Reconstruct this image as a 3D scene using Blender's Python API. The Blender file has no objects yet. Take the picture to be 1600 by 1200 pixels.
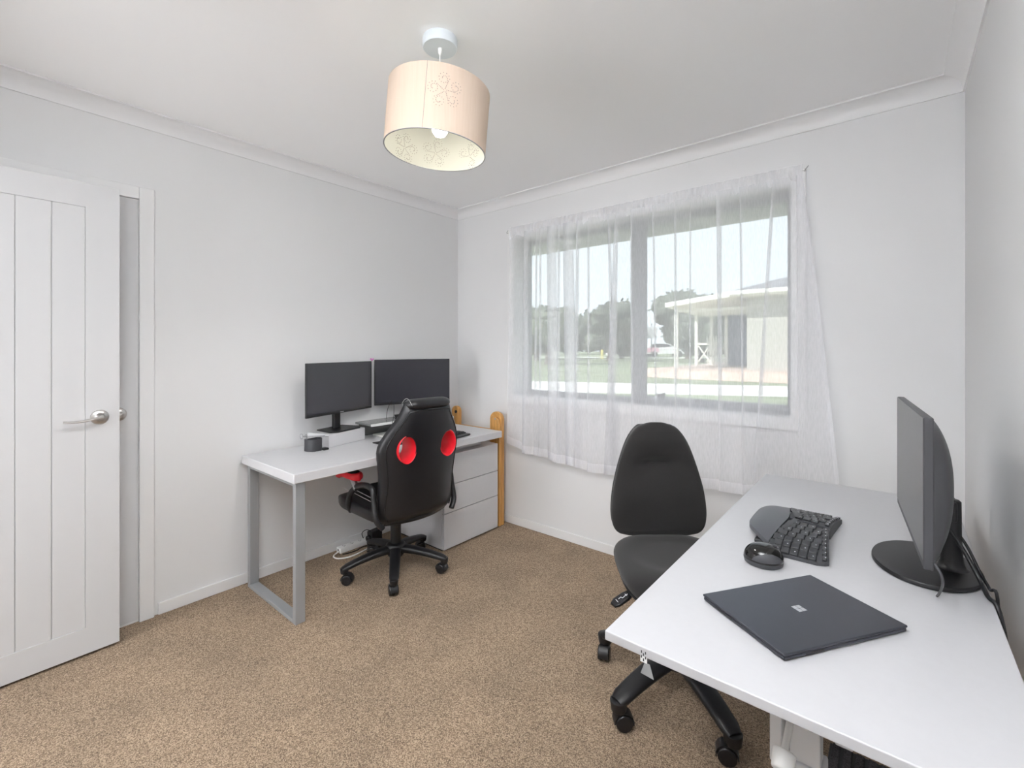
import bpy, bmesh, math, random
from mathutils import Vector, Matrix, noise
random.seed(7)
PI = math.pi
C = bpy.context.scene.collection
sc = bpy.context.scene

# ------------------------------------------------------------------ materials
MATS = {}
def mat(name, col, rough=.5, metal=0., var=.0, scale=30., bump=0., bscale=200., spec=.5, coat=0., sheen=0., stretch=None):
    m = bpy.data.materials.new(name); m.use_nodes = True
    nt = m.node_tree; b = nt.nodes['Principled BSDF']
    b.inputs['Base Color'].default_value = (*col, 1)
    b.inputs['Roughness'].default_value = rough
    b.inputs['Metallic'].default_value = metal
    b.inputs['Specular IOR Level'].default_value = spec
    b.inputs['Coat Weight'].default_value = coat
    b.inputs['Sheen Weight'].default_value = sheen
    tc = nt.nodes.new('ShaderNodeTexCoord'); src = tc.outputs['Object']
    if stretch:
        mp = nt.nodes.new('ShaderNodeMapping'); mp.inputs['Scale'].default_value = stretch
        nt.links.new(src, mp.inputs['Vector']); src = mp.outputs['Vector']
    if var > 0:
        n = nt.nodes.new('ShaderNodeTexNoise'); n.inputs['Scale'].default_value = scale; n.inputs['Detail'].default_value = 4
        nt.links.new(src, n.inputs['Vector'])
        r = nt.nodes.new('ShaderNodeValToRGB')
        r.color_ramp.elements[0].position = .3; r.color_ramp.elements[1].position = .7
        r.color_ramp.elements[0].color = (*[c * (1 - var) for c in col], 1)
        r.color_ramp.elements[1].color = (*[min(1, c * (1 + var)) for c in col], 1)
        nt.links.new(n.outputs['Fac'], r.inputs['Fac']); nt.links.new(r.outputs['Color'], b.inputs['Base Color'])
    if bump > 0:
        n2 = nt.nodes.new('ShaderNodeTexNoise'); n2.inputs['Scale'].default_value = bscale; n2.inputs['Detail'].default_value = 3
        nt.links.new(src, n2.inputs['Vector'])
        bp = nt.nodes.new('ShaderNodeBump'); bp.inputs['Strength'].default_value = bump; bp.inputs['Distance'].default_value = .002
        nt.links.new(n2.outputs['Fac'], bp.inputs['Height']); nt.links.new(bp.outputs['Normal'], b.inputs['Normal'])
    MATS[name] = m
    return m

M_wall = mat('wall_paint', (.74, .742, .748), .8, bump=.05, bscale=400)
M_ceil = mat('ceiling_paint', (.91, .912, .918), .85, bump=.05, bscale=400)
M_trim = mat('trim_gloss_white', (.78, .78, .785), .4)
M_door = mat('door_white', (.60, .60, .61), .45)
M_lam = mat('white_laminate', (.60, .60, .618), .38, var=.01, scale=60)
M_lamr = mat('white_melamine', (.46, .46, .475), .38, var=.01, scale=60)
M_lam2 = mat('white_foil', (.60, .60, .62), .4, var=.01, scale=60)
M_gap = mat('dark_gap', (.03, .03, .03), .8)
M_steel = mat('grey_painted_steel', (.33, .34, .35), .45, metal=.3)
M_ltgrey = mat('light_grey_steel', (.62, .63, .65), .4)
M_leather = mat('black_faux_leather', (.008, .008, .010), .34, bump=.25, bscale=350)
M_mesh = mat('black_seat_fabric', (.008, .008, .009), .9, bump=.5, bscale=900)
M_red = mat('red_faux_leather', (.72, .012, .025), .45, bump=.2, bscale=350)
M_blk = mat('black_plastic', (.008, .008, .0095), .42, bump=.06, bscale=500)
M_blks = mat('black_plastic_smooth', (.012, .012, .014), .25)
M_dkgrey = mat('charcoal_plastic', (.045, .046, .052), .5)
M_fabric = mat('charcoal_weave', (.0125, .0115, .0115), .95, var=.35, scale=600, bump=.5, bscale=1200, sheen=.15)
M_screen = mat('screen_black', (.034, .034, .042), .25, spec=.6)
M_screenR = mat('screen_matte', (.07, .07, .072), .3, spec=1.)
M_bezel = mat('bezel_black', (.014, .014, .016), .4)
M_bezelg = mat('bezel_grey', (.05, .05, .055), .45)
M_silver = mat('silver_mark', (.6, .6, .62), .3, metal=.6)
M_nickel = mat('satin_nickel', (.55, .535, .52), .28, metal=1., var=.06, scale=40)
M_pine = mat('orange_pine', (.56, .29, .085), .45, var=.22, scale=6, stretch=(14, 14, 1.2))
M_pinedk = mat('pine_groove', (.2, .09, .03), .7)
M_glassg = mat('smoked_glass', (.2, .205, .205), .18)
M_paper = mat('white_paper', (.8, .8, .76), .8)
M_pink = mat('pink_plastic', (.62, .2, .52), .5)
M_white = mat('white_plastic', (.82, .82, .81), .35)
M_cablew = mat('white_cable', (.8, .79, .77), .45)
M_laptop = mat('dark_blue_grey_metal', (.052, .055, .068), .3, metal=.6, var=.03, scale=40)
M_lapdk = mat('dark_slot', (.012, .012, .014), .5)
M_mirror = mat('polished_metal', (.85, .87, .9), .12, metal=1.)
M_kbpad = mat('soft_palm_rest', (.07, .073, .082), .42, bump=.1, bscale=600)
M_key = mat('keycap_black', (.028, .03, .034), .42)
M_glossk = mat('gloss_black', (.006, .006, .006), .07, spec=.6)
M_keymark = mat('key_print', (.75, .76, .8), .5)
M_alu = mat('window_aluminium', (.27, .28, .3), .45, metal=.2)
M_rose = mat('rose_pale_blue', (.68, .73, .77), .4)
M_mat_dark = mat('mat_dark_fibre', (.045, .042, .046), .95, var=.7, scale=260, bump=.6, bscale=700)
M_stitch = mat('white_stitch', (.55, .55, .55), .8)
# outdoors
M_soffit = mat('soffit_board', (.5, .51, .46), .8, var=.05, scale=8)
M_fascia = mat('fascia_cream', (.9, .9, .84), .6)
M_grass = mat('lawn_grass', (.25, .29, .18), .95, var=.3, scale=1.5, bump=.4, bscale=60)
M_conc = mat('pale_concrete', (.78, .77, .74), .9, var=.05, scale=5)
M_hbrick = mat('house_white', (.62, .61, .56), .85)
M_roof = mat('roof_grey', (.25, .25, .27), .8, var=.08, scale=10)
M_stone = mat('pink_stone', (.62, .47, .40), .9, var=.2, scale=5, bump=.5, bscale=12)
M_pave = mat('pink_paving', (.55, .44, .40), .9, var=.08, scale=3)
M_bluedoor = mat('blue_grey_paint', (.22, .26, .34), .6)
M_leafd = mat('leaf_dark', (.13, .15, .115), .85, var=.4, scale=3)
M_leafm = mat('leaf_mid', (.18, .205, .15), .85, var=.4, scale=3)
M_bark = mat('bark', (.12, .09, .07), .9, var=.3, scale=8)
M_carw = mat('car_white', (.8, .8, .8), .3)
M_carpink = mat('car_reflection_pink', (.8, .42, .52), .3)
M_carglass = mat('car_glass', (.02, .025, .03), .1)
M_tyre = mat('tyre', (.02, .02, .02), .9)
M_orange = mat('sign_orange', (.85, .3, .06), .6)
M_yellow = mat('marker_yellow', (.8, .7, .2), .6)
M_tan = mat('roof_tan', (.55, .38, .22), .8)

# brick pattern for the neighbour's wall
def brick(m, c1, c2, cm, scale):
    nt = m.node_tree; b = nt.nodes['Principled BSDF']
    tc = nt.nodes.new('ShaderNodeTexCoord'); mp = nt.nodes.new('ShaderNodeMapping')
    mp.inputs['Rotation'].default_value = (PI/2, 0, 0)
    br = nt.nodes.new('ShaderNodeTexBrick'); br.inputs['Scale'].default_value = scale
    br.inputs['Color1'].default_value = (*c1, 1); br.inputs['Color2'].default_value = (*c2, 1); br.inputs['Mortar'].default_value = (*cm, 1)
    nt.links.new(tc.outputs['Object'], mp.inputs['Vector']); nt.links.new(mp.outputs['Vector'], br.inputs['Vector'])
    nt.links.new(br.outputs['Color'], b.inputs['Base Color'])
brick(M_hbrick, (.52, .515, .47), (.49, .485, .44), (.40, .39, .36), 2.2)

# carpet
M_carpet = mat('carpet_pile', (.34, .25, .18), .97)
nt = M_carpet.node_tree; b = nt.nodes['Principled BSDF']
tc = nt.nodes.new('ShaderNodeTexCoord')
n1 = nt.nodes.new('ShaderNodeTexVoronoi'); n1.inputs['Scale'].default_value = 350
n2 = nt.nodes.new('ShaderNodeTexNoise'); n2.inputs['Scale'].default_value = 4; n2.inputs['Detail'].default_value = 3
r1 = nt.nodes.new('ShaderNodeValToRGB')
r1.color_ramp.elements[0].position = .0; r1.color_ramp.elements[1].position = 1.
r1.color_ramp.elements[0].color = (.12, .082, .053, 1); r1.color_ramp.elements[1].color = (.48, .365, .258, 1)
e = r1.color_ramp.elements.new(.5); e.color = (.29, .212, .143, 1)
r2 = nt.nodes.new('ShaderNodeValToRGB')
r2.color_ramp.elements[0].position = .3; r2.color_ramp.elements[1].position = .7
r2.color_ramp.elements[0].color = (.86, .86, .86, 1); r2.color_ramp.elements[1].color = (1.08, 1.07, 1.06, 1)
mx = nt.nodes.new('ShaderNodeMix'); mx.data_type = 'RGBA'; mx.blend_type = 'MULTIPLY'; mx.inputs[0].default_value = 1
for n in (n1, n2): nt.links.new(tc.outputs['Object'], n.inputs['Vector'])
sepc = nt.nodes.new('ShaderNodeSeparateColor'); nt.links.new(n1.outputs['Color'], sepc.inputs[0])
nt.links.new(sepc.outputs[0], r1.inputs['Fac']); nt.links.new(n2.outputs['Fac'], r2.inputs['Fac'])
nt.links.new(r1.outputs['Color'], mx.inputs[6]); nt.links.new(r2.outputs['Color'], mx.inputs[7])
nt.links.new(mx.outputs[2], b.inputs['Base Color'])
bp = nt.nodes.new('ShaderNodeBump'); bp.inputs['Strength'].default_value = .5; bp.inputs['Distance'].default_value = .004
bp.invert = True; nt.links.new(n1.outputs['Distance'], bp.inputs['Height']); nt.links.new(bp.outputs['Normal'], b.inputs['Normal'])

def sheer(name, fac, col=(.96, .965, .99)):
    m = bpy.data.materials.new(name); m.use_nodes = True; nt = m.node_tree; nt.nodes.clear()
    out = nt.nodes.new('ShaderNodeOutputMaterial')
    tr = nt.nodes.new('ShaderNodeBsdfTransparent'); di = nt.nodes.new('ShaderNodeBsdfDiffuse'); tl = nt.nodes.new('ShaderNodeBsdfTranslucent')
    di.inputs['Color'].default_value = (*col, 1); tl.inputs['Color'].default_value = (*col, 1)
    m1 = nt.nodes.new('ShaderNodeMixShader'); m1.inputs[0].default_value = .42
    m2 = nt.nodes.new('ShaderNodeMixShader'); m2.inputs[0].default_value = fac
    tc = nt.nodes.new('ShaderNodeTexCoord'); mp = nt.nodes.new('ShaderNodeMapping'); mp.inputs['Scale'].default_value = (1, 1, .12)
    nz = nt.nodes.new('ShaderNodeTexNoise'); nz.inputs['Scale'].default_value = 240
    ma = nt.nodes.new('ShaderNodeMath'); ma.operation = 'MULTIPLY_ADD'; ma.inputs[1].default_value = .16; ma.inputs[2].default_value = fac - .08
    nt.links.new(tc.outputs['Object'], mp.inputs['Vector']); nt.links.new(mp.outputs['Vector'], nz.inputs['Vector'])
    nt.links.new(nz.outputs['Fac'], ma.inputs[0]); nt.links.new(ma.outputs[0], m2.inputs[0])
    nt.links.new(di.outputs[0], m1.inputs[1]); nt.links.new(tl.outputs[0], m1.inputs[2])
    nt.links.new(tr.outputs[0], m2.inputs[1]); nt.links.new(m1.outputs[0], m2.inputs[2]); nt.links.new(m2.outputs[0], out.inputs[0])
    return m
M_sheer = sheer('sheer_voile', .46)
M_hem = sheer('sheer_voile_doubled', .56)

def shade_mat():
    m = bpy.data.materials.new('shade_fabric'); m.use_nodes = True; nt = m.node_tree; nt.nodes.clear()
    out = nt.nodes.new('ShaderNodeOutputMaterial')
    di = nt.nodes.new('ShaderNodeBsdfDiffuse'); tl = nt.nodes.new('ShaderNodeBsdfTranslucent'); m1 = nt.nodes.new('ShaderNodeMixShader')
    m1.inputs[0].default_value = .32
    tc = nt.nodes.new('ShaderNodeTexCoord'); mp = nt.nodes.new('ShaderNodeMapping'); mp.inputs['Scale'].default_value = (1, 1, .04)
    nz = nt.nodes.new('ShaderNodeTexNoise'); nz.inputs['Scale'].default_value = 160; nz.inputs['Detail'].default_value = 3
    r = nt.nodes.new('ShaderNodeValToRGB'); r.color_ramp.elements[0].color = (.74, .61, .495, 1); r.color_ramp.elements[1].color = (.82, .70, .595, 1)
    nt.links.new(tc.outputs['Object'], mp.inputs['Vector']); nt.links.new(mp.outputs['Vector'], nz.inputs['Vector']); nt.links.new(nz.outputs['Fac'], r.inputs['Fac'])
    nt.links.new(r.outputs['Color'], di.inputs['Color']); nt.links.new(r.outputs['Color'], tl.inputs['Color'])
    nt.links.new(di.outputs[0], m1.inputs[1]); nt.links.new(tl.outputs[0], m1.inputs[2]); nt.links.new(m1.outputs[0], out.inputs[0])
    return m
M_shade = shade_mat()
M_lining = mat('shade_lining', (.74, .76, .70), .8)
_nt = M_lining.node_tree
_tl = _nt.nodes.new('ShaderNodeBsdfTranslucent'); _tl.inputs['Color'].default_value = (.8, .75, .66, 1)
_mx = _nt.nodes.new('ShaderNodeMixShader'); _mx.inputs[0].default_value = .35
_nt.links.new(_nt.nodes['Principled BSDF'].outputs[0], _mx.inputs[1]); _nt.links.new(_tl.outputs[0], _mx.inputs[2])
_nt.links.new(_mx.outputs[0], _nt.nodes['Material Output'].inputs[0])
M_dots = mat('cutwork_thread', (.34, .27, .25), .8)

def emis(name, col, s):
    m = bpy.data.materials.new(name); m.use_nodes = True; nt = m.node_tree; nt.nodes.clear()
    out = nt.nodes.new('ShaderNodeOutputMaterial'); e = nt.nodes.new('ShaderNodeEmission')
    e.inputs[0].default_value = (*col, 1); e.inputs[1].default_value = s; nt.links.new(e.outputs[0], out.inputs[0])
    return m
BULB = 40.
M_bulb = emis('bulb_glow', (1, .93, .82), BULB)

def glass_mat():
    m = bpy.data.materials.new('window_glass'); m.use_nodes = True; nt = m.node_tree; nt.nodes.clear()
    out = nt.nodes.new('ShaderNodeOutputMaterial'); tr = nt.nodes.new('ShaderNodeBsdfTransparent'); gl = nt.nodes.new('ShaderNodeBsdfGlossy')
    tr.inputs[0].default_value = (.95, .97, .97, 1); gl.inputs['Roughness'].default_value = .02
    fr = nt.nodes.new('ShaderNodeFresnel'); fr.inputs[0].default_value = 1.2
    mx = nt.nodes.new('ShaderNodeMixShader'); nt.links.new(fr.outputs[0], mx.inputs[0])
    nt.links.new(tr.outputs[0], mx.inputs[1]); nt.links.new(gl.outputs[0], mx.inputs[2]); nt.links.new(mx.outputs[0], out.inputs[0])
    return m
M_glass = glass_mat()

# ------------------------------------------------------------------ mesh builder
def rot_to(d):
    return Vector(d).normalized().to_track_quat('Z', 'Y').to_matrix().to_4x4()
class MB:
    def __init__(s): s.bm = bmesh.new(); s.flat = False
    def _merge(s, b, mtx=None):
        if mtx is not None: bmesh.ops.transform(b, matrix=mtx, verts=b.verts)
        me = bpy.data.meshes.new('tmp'); b.to_mesh(me); b.free(); s.bm.from_mesh(me); bpy.data.meshes.remove(me)
        return s
    def box(s, c, size, rz=0, bev=0., seg=2, mtx=None):
        s.flat = True; b = bmesh.new(); bmesh.ops.create_cube(b, size=1)
        bmesh.ops.scale(b, vec=size, verts=b.verts)
        if bev > 0: bmesh.ops.bevel(b, geom=b.edges[:], offset=bev, segments=seg, affect='EDGES', profile=.5)
        t = Matrix.Translation(c) @ Matrix.Rotation(rz, 4, 'Z')
        return s._merge(b, t if mtx is None else mtx @ t)
    def bb(s, lo, hi, bev=0., seg=2):
        c = [(a + b) / 2 for a, b in zip(lo, hi)]; return s.box(c, [b - a for a, b in zip(lo, hi)], 0, bev, seg)
    def cyl(s, p0, p1, r0, r1=None, n=24, bev=0.):
        r1 = r0 if r1 is None else r1; p0, p1 = Vector(p0), Vector(p1); d = p1 - p0
        b = bmesh.new(); bmesh.ops.create_cone(b, cap_ends=True, segments=n, radius1=r0, radius2=r1, depth=d.length)
        if bev > 0:
            ed = [e for e in b.edges if any(len(f.verts) > 4 for f in e.link_faces)]
            bmesh.ops.bevel(b, geom=ed, offset=bev, segments=2, affect='EDGES', profile=.5)
        return s._merge(b, Matrix.Translation((p0 + p1) / 2) @ rot_to(d))
    def sphere(s, c, r, sc=(1, 1, 1), u=20, v=12, rot=None):
        b = bmesh.new(); bmesh.ops.create_uvsphere(b, u_segments=u, v_segments=v, radius=r)
        m = Matrix.Translation(c)
        if rot is not None: m = m @ rot
        return s._merge(b, m @ Matrix.Diagonal((*sc, 1)))
    def rings(s, rs, cap=True, closed=False):
        bm = s.bm; vs = [[bm.verts.new(p) for p in r] for r in rs]; n = len(vs[0])
        L = len(vs)
        for i in range(L if closed else L - 1):
            a, c = vs[i], vs[(i + 1) % L]
            for j in range(n): bm.faces.new((a[j], a[(j + 1) % n], c[(j + 1) % n], c[j]))
        if cap and not closed:
            bm.faces.new(vs[0][::-1]); bm.faces.new(vs[-1])
        return s
    def tube(s, pts, r, n=10, flat=1., up=None):
        pts = [Vector(p) for p in pts]; L = len(pts); rs = r if isinstance(r, (list, tuple)) else [r] * L
        out = []; prev = None
        for i, p in enumerate(pts):
            t = (pts[min(i + 1, L - 1)] - pts[max(i - 1, 0)]).normalized()
            if prev is None:
                a = Vector(up) if up else (Vector((0, 0, 1)) if abs(t.z) < .9 else Vector((1, 0, 0)))
            else: a = prev
            a = (a - t * a.dot(t)).normalized(); prev = a; b = t.cross(a)
            out.append([p + (a * math.sin(2 * PI * k / n) * flat + b * math.cos(2 * PI * k / n)) * rs[i] for k in range(n)])
        return s.rings(out)
    def lathe(s, prof, c=(0, 0, 0), n=32, mtx=None, cap=False):
        b = MB(); b.rings([[(r * math.cos(2 * PI * k / n), r * math.sin(2 * PI * k / n), z) for k in range(n)] for r, z in prof], cap)
        m = Matrix.Translation(c)
        if mtx is not None: m = m @ mtx
        return s._merge(b.bm, m)
    def prism(s, out, h, mtx=None, bev=0., seg=2):
        s.flat = True; b = bmesh.new(); f = b.faces.new([b.verts.new((x, y, 0)) for x, y in out])
        r = bmesh.ops.extrude_face_region(b, geom=[f]); bmesh.ops.translate(b, vec=(0, 0, h), verts=[v for v in r['geom'] if isinstance(v, bmesh.types.BMVert)])
        bmesh.ops.recalc_face_normals(b, faces=b.faces)
        if bev > 0:
            ed = [e for e in b.edges if any(len(f.verts) > 4 for f in e.link_faces) or len(out) == 4]
            bmesh.ops.bevel(b, geom=ed, offset=bev, segments=seg, affect='EDGES', profile=.5)
        return s._merge(b, mtx)
    def grid(s, fn, nu, nv):
        bm = s.bm; vs = [[bm.verts.new(fn(i / nu, j / nv)) for j in range(nv + 1)] for i in range(nu + 1)]
        for i in range(nu):
            for j in range(nv): bm.faces.new((vs[i][j], vs[i + 1][j], vs[i + 1][j + 1], vs[i][j + 1]))
        return s
    def poly(s, pts):
        s.bm.faces.new([s.bm.verts.new(p) for p in pts]); return s
    def obj(s, name, m, parent=None, world=False, sharp=48, smooth=True, recalc=True):
        if recalc: bmesh.ops.recalc_face_normals(s.bm, faces=s.bm.faces)
        if world and parent is not None: bmesh.ops.translate(s.bm, vec=-parent.location, verts=s.bm.verts)
        me = bpy.data.meshes.new(name); s.bm.to_mesh(me); s.bm.free()
        if smooth:
            for p in me.polygons: p.use_smooth = True
            me.set_sharp_from_angle(angle=math.radians(sharp))
        me.materials.append(m)
        o = bpy.data.objects.new(name, me); C.objects.link(o)
        if smooth and s.flat:
            wn = o.modifiers.new('wn', 'WEIGHTED_NORMAL'); wn.keep_sharp = True; wn.weight = 100
        if parent is not None: o.parent = parent
        return o
def tag(o, label, cat, group=None, kind=None):
    o['label'] = label; o['category'] = cat
    if group: o['group'] = group
    if kind: o['kind'] = kind
    return o
def thing(name, label, cat, loc=(0, 0, 0), rz=0, group=None):
    o = bpy.data.objects.new(name, None); o.empty_display_size = .1; C.objects.link(o)
    o.location = loc; o.rotation_euler = (0, 0, rz); return tag(o, label, cat, group)
def struct(mb, name, m, label=None, parent=None, cat=None, **k):
    o = mb.obj(name, m, parent, **k)
    if parent is None: o['kind'] = 'structure'
    if label: o['label'] = label
    if cat: o['category'] = cat
    return o
def clamp(v, a, b): return max(a, min(b, v))
def interp(x, tab):
    if x <= tab[0][0]: return tab[0][1]
    for (a, va), (b_, vb) in zip(tab, tab[1:]):
        if x <= b_: return va + (vb - va) * (x - a) / (b_ - a)
    return tab[-1][1]
def sinterp(x, tab):
    # smooth (monotone-ish) interpolation
    n = len(tab)
    if x <= tab[0][0]: return tab[0][1]
    if x >= tab[-1][0]: return tab[-1][1]
    for i in range(n - 1):
        if x <= tab[i + 1][0]:
            x0, y0 = tab[i]; x1, y1 = tab[i + 1]
            m0 = (y1 - tab[i - 1][1]) / (x1 - tab[i - 1][0]) if i > 0 else (y1 - y0) / (x1 - x0)
            m1 = (tab[i + 2][1] - y0) / (tab[i + 2][0] - x0) if i + 2 < n else (y1 - y0) / (x1 - x0)
            h = x1 - x0; t = (x - x0) / h
            return (2*t**3 - 3*t*t + 1) * y0 + (t**3 - 2*t*t + t) * h * m0 + (-2*t**3 + 3*t*t) * y1 + (t**3 - t*t) * h * m1
def catmull(pts, k=6):
    pts = [Vector(p) for p in pts]; out = []
    for i in range(len(pts) - 1):
        p0 = pts[max(i - 1, 0)]; p1 = pts[i]; p2 = pts[i + 1]; p3 = pts[min(i + 2, len(pts) - 1)]
        for j in range(k):
            t = j / k
            out.append(.5 * ((2 * p1) + (p2 - p0) * t + (2 * p0 - 5 * p1 + 4 * p2 - p3) * t * t + (3 * p1 - p0 - 3 * p2 + p3) * t ** 3))
    out.append(pts[-1]); return out
def sup(c, e): return math.copysign(abs(c) ** e, c)

# ------------------------------------------------------------------ room shell
W, D, HC = 2.966, 3.02, 2.40          # width (x), depth (-y), ceiling height
WX0, WX1, WZ0, WZ1 = .603, 2.357, .946, 2.087   # window opening
struct(MB().bb((-.12, -D - 1.6, -.06), (W + .12, .2, 0)), 'floor', M_carpet, 'beige speckled loop pile carpet')
struct(MB().bb((-.12, -D - 1.6, HC), (W + .12, .2, HC + .1)), 'ceiling', M_ceil)
struct(MB().bb((-.12, -D - 1.6, 0), (0, .2, HC)), 'wall_left', M_wall)
struct(MB().bb((W, -D - 1.6, 0), (W + .12, .2, HC)), 'wall_right', M_wall)
w = MB()
w.bb((0, 0, 0), (WX0, .2, HC)).bb((WX1, 0, 0), (W, .2, HC)).bb((WX0, 0, 0), (WX1, .2, WZ0 - .012)).bb((WX0, 0, WZ1), (WX1, .2, HC))
struct(w, 'wall_back', M_wall)
DX0, DX1, DZ = .16, .97, 2.0          # entry doorway in the wall behind the camera
w = MB(); w.bb((0, -D - .1, 0), (DX0, -D, HC)).bb((DX1, -D - .1, 0), (W, -D, HC)).bb((DX0, -D - .1, DZ), (DX1, -D, HC))
struct(w, 'wall_front', M_wall)
struct(MB().bb((-.12, -D - 1.7, 0), (W + .12, -D - 1.6, HC)), 'wall_hall', M_wall)
# skirting
struct(MB().bb((0, -1.995, 0), (.012, 0, .058), .003), 'baseboard_left', M_trim)
struct(MB().bb((.012, -.012, 0), (W - .012, 0, .058), .003), 'baseboard_back', M_trim)
struct(MB().bb((W - .012, -D, 0), (W, 0, .058), .003), 'baseboard_right', M_trim)
struct(MB().bb((DX1 + .07, -D, 0), (W - .012, -D + .012, .058), .003), 'baseboard_front', M_trim)
# cove cornice: profile (distance from wall, z)
cp = [(0, HC - .068), (.007, HC - .068), (.007, HC - .061)]
for k in range(9):
    a = PI / 2 * k / 8
    cp.append((.061 - .054 * math.cos(a), HC - .061 + .054 * math.sin(a)))
cp += [(.068, HC - .007), (.068, HC), (0, HC)]
def cornice(name, f0, f1, m_=None):
    m = MB(); m.rings([[f0(d, z) for d, z in cp], [f1(d, z) for d, z in cp]]); struct(m, name, m_ or M_trim, sharp=20)
cornice('trim_1', lambda d, z: (d, -D + d, z), lambda d, z: (d, -d, z))
cornice('trim_2', lambda d, z: (d, -d, z), lambda d, z: (W - d, -d, z))
cornice('trim_3', lambda d, z: (W - d, -d, z), lambda d, z: (W - d, -D + d, z), M_ceil)
cornice('trim_4', lambda d, z: (W - d, -D + d, z), lambda d, z: (d, -D + d, z))

# window: casing, reveal, aluminium frame, panes
def ring_frame(m, x0, x1, z0, z1, wl, wr, wb, wt, y0, y1, bev=.002):
    m.bb((x0, y0, z0), (x0 + wl, y1, z1), bev).bb((x1 - wr, y0, z0), (x1, y1, z1), bev)
    m.bb((x0 + wl, y0, z0), (x1 - wr, y1, z0 + wb), bev).bb((x0 + wl, y0, z1 - wt), (x1 - wr, y1, z1), bev)
win = MB(); ring_frame(win, WX0, WX1, WZ0, WZ1, .034, .02, .033, .03, .112, .16)
win.bb((1.462, .108, WZ0 + .033), (1.545, .165, WZ1 - .03), .003)
win_o = struct(win, 'window_1', M_alu, 'grey aluminium window with one fixed pane and one opening sash')
s_ = MB(); ring_frame(s_, 1.545, WX1 - .010, WZ0 + .012, WZ1 - .012, .008, .024, .036, .028, .104, .15)
struct(s_, 'window_sash', M_alu, parent=win_o)
struct(MB().bb((WX0 + .04, .132, WZ0 + .03), (1.465, .137, WZ1 - .03)), 'window_pane', M_glass, parent=win_o, smooth=False)
struct(MB().bb((1.55, .132, WZ0 + .045), (WX1 - .03, .137, WZ1 - .038)), 'window_pane', M_glass, parent=win_o, smooth=False)
cs = MB(); ring_frame(cs, WX0 - .06, WX1 + .062, WZ0 - .06, WZ1 + .06, .06, .062, .06, .06, -.018, 0, .003)
struct(cs, 'window_casing', M_trim, parent=win_o)
rv = MB(); rv.bb((WX0 - .002, -.002, WZ0 - .013), (WX1 + .002, .112, WZ0 + .001)).bb((WX0 - .002, -.002, WZ0), (WX0 + .004, .112, WZ1)).bb((WX1 - .004, -.002, WZ0), (WX1 + .002, .112, WZ1)).bb((WX0, -.002, WZ1 - .004), (WX1, .112, WZ1 + .002))
struct(rv, 'window_reveal', M_trim, parent=win_o)
lt = MB(); lt.box((1.66, .1, WZ0 + .058), (.05, .012, .018), 0, .004).cyl((1.66, .094, WZ0 + .063), (1.69, .085, WZ0 + .073), .005)
struct(lt, 'window_latch', M_blk, parent=win_o)

# entry door, swung open almost flat against the left wall (door_1)
AR = -2.163; HY = -2.985               # latch edge, hinge edge
DW = AR - HY
th = math.atan2(.009, .349)
d1 = bpy.data.objects.new('door_1', None); C.objects.link(d1); d1.location = (.145, AR, .012); d1['kind'] = 'structure'
d1.rotation_euler = (0, 0, math.radians(1.0)); d1['label'] = 'white panelled entry door standing open along the wall'
# local: y from 0 (latch edge) to -DW, x front face 0, z 0..1.97
DH = 1.968
slab = MB()
slab.bb((-.036, -DW, 0), (-.009, 0, DH))
ST = .11
slab.bb((-.009, -ST, 0), (0, 0, DH)).bb((-.009, -DW, 0), (0, -DW + ST, DH))
slab.bb((-.009, -DW + ST, 0), (0, -ST, .108)).bb((-.009, -DW + ST, DH - .101), (0, -ST, DH))
pw = (DW - 2 * ST) / 6
for k in range(6):
    y1 = -ST - k * pw; slab.bb((-.009, y1 - pw + .0012, .108), (-.0035, y1 - .0012, DH - .101), .0016)
so = slab.obj('door_slab', M_door, d1)
def lever(parent, x, y, z, s, name='door_handle'):
    h = MB()
    R = Matrix.Rotation(PI / 2, 4, 'Y')
    h.lathe([(.0, 0), (.031, 0), (.031, .004), (.028, .009), (.017, .011), (.015, .014), (.0125, .03), (.0115, .045), (0, .046)], (x, y, z), 32, R)
    h.tube(catmull([(x + .042, y + .004 * s, z + .001), (x + .047, y - .02 * s, z), (x + .047, y - .05 * s, z - .006), (x + .044, y - .085 * s, z - .008), (x + .04, y - .118 * s, z - .006)], 6),
           [.011] * 3 + [.0105] * 6 + [.0095] * 8 + [.008] * 7 + [.005], 12, .55)
    return struct(h, name, M_nickel, parent=parent)
lever(d1, 0, -.066, .985, 1)
# closed door behind it in the left wall (door_2) with its architrave
d2 = struct(MB().bb((-.03, -2.90, .01), (-.004 + .006, -2.071, 1.985), .001), 'door_2', M_door, 'white closed door partly hidden behind the open one')
ar = MB(); ar.bb((0, -2.069, 0), (.018, -2.011, 2.048), .003).bb((0, -2.96, 1.99), (.018, -2.069, 2.048), .003).bb((0, -2.96, 0), (.018, -2.905, 1.99), .003)
struct(ar, 'door_architrave', M_trim, parent=d2)
h2 = MB(); h2.lathe([(0, 0), (.03, 0), (.03, .004), (.026, .01), (.014, .013), (.012, .045), (0, .046)], (.002, -2.142, .985), 28, Matrix.Rotation(PI / 2, 4, 'Y'))
h2.bb((.036, -2.25, .977), (.046, -2.135, .993), .004)
struct(h2, 'door_handle', M_nickel, parent=d2)
struct(MB().bb((.002, -2.158, 1.03), (.006, -2.150, 1.055), .001), 'door_latch', M_steel, parent=d2)
# architrave of the entry doorway
ar = MB(); ar.bb((DX0 - .06, -D, 0), (DX0, -D + .016, DZ + .06), .003).bb((DX1, -D, 0), (DX1 + .06, -D + .016, DZ + .06), .003).bb((DX0, -D, DZ), (DX1, -D + .016, DZ + .06), .003)
struct(ar, 'trim_5', M_trim)

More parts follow.
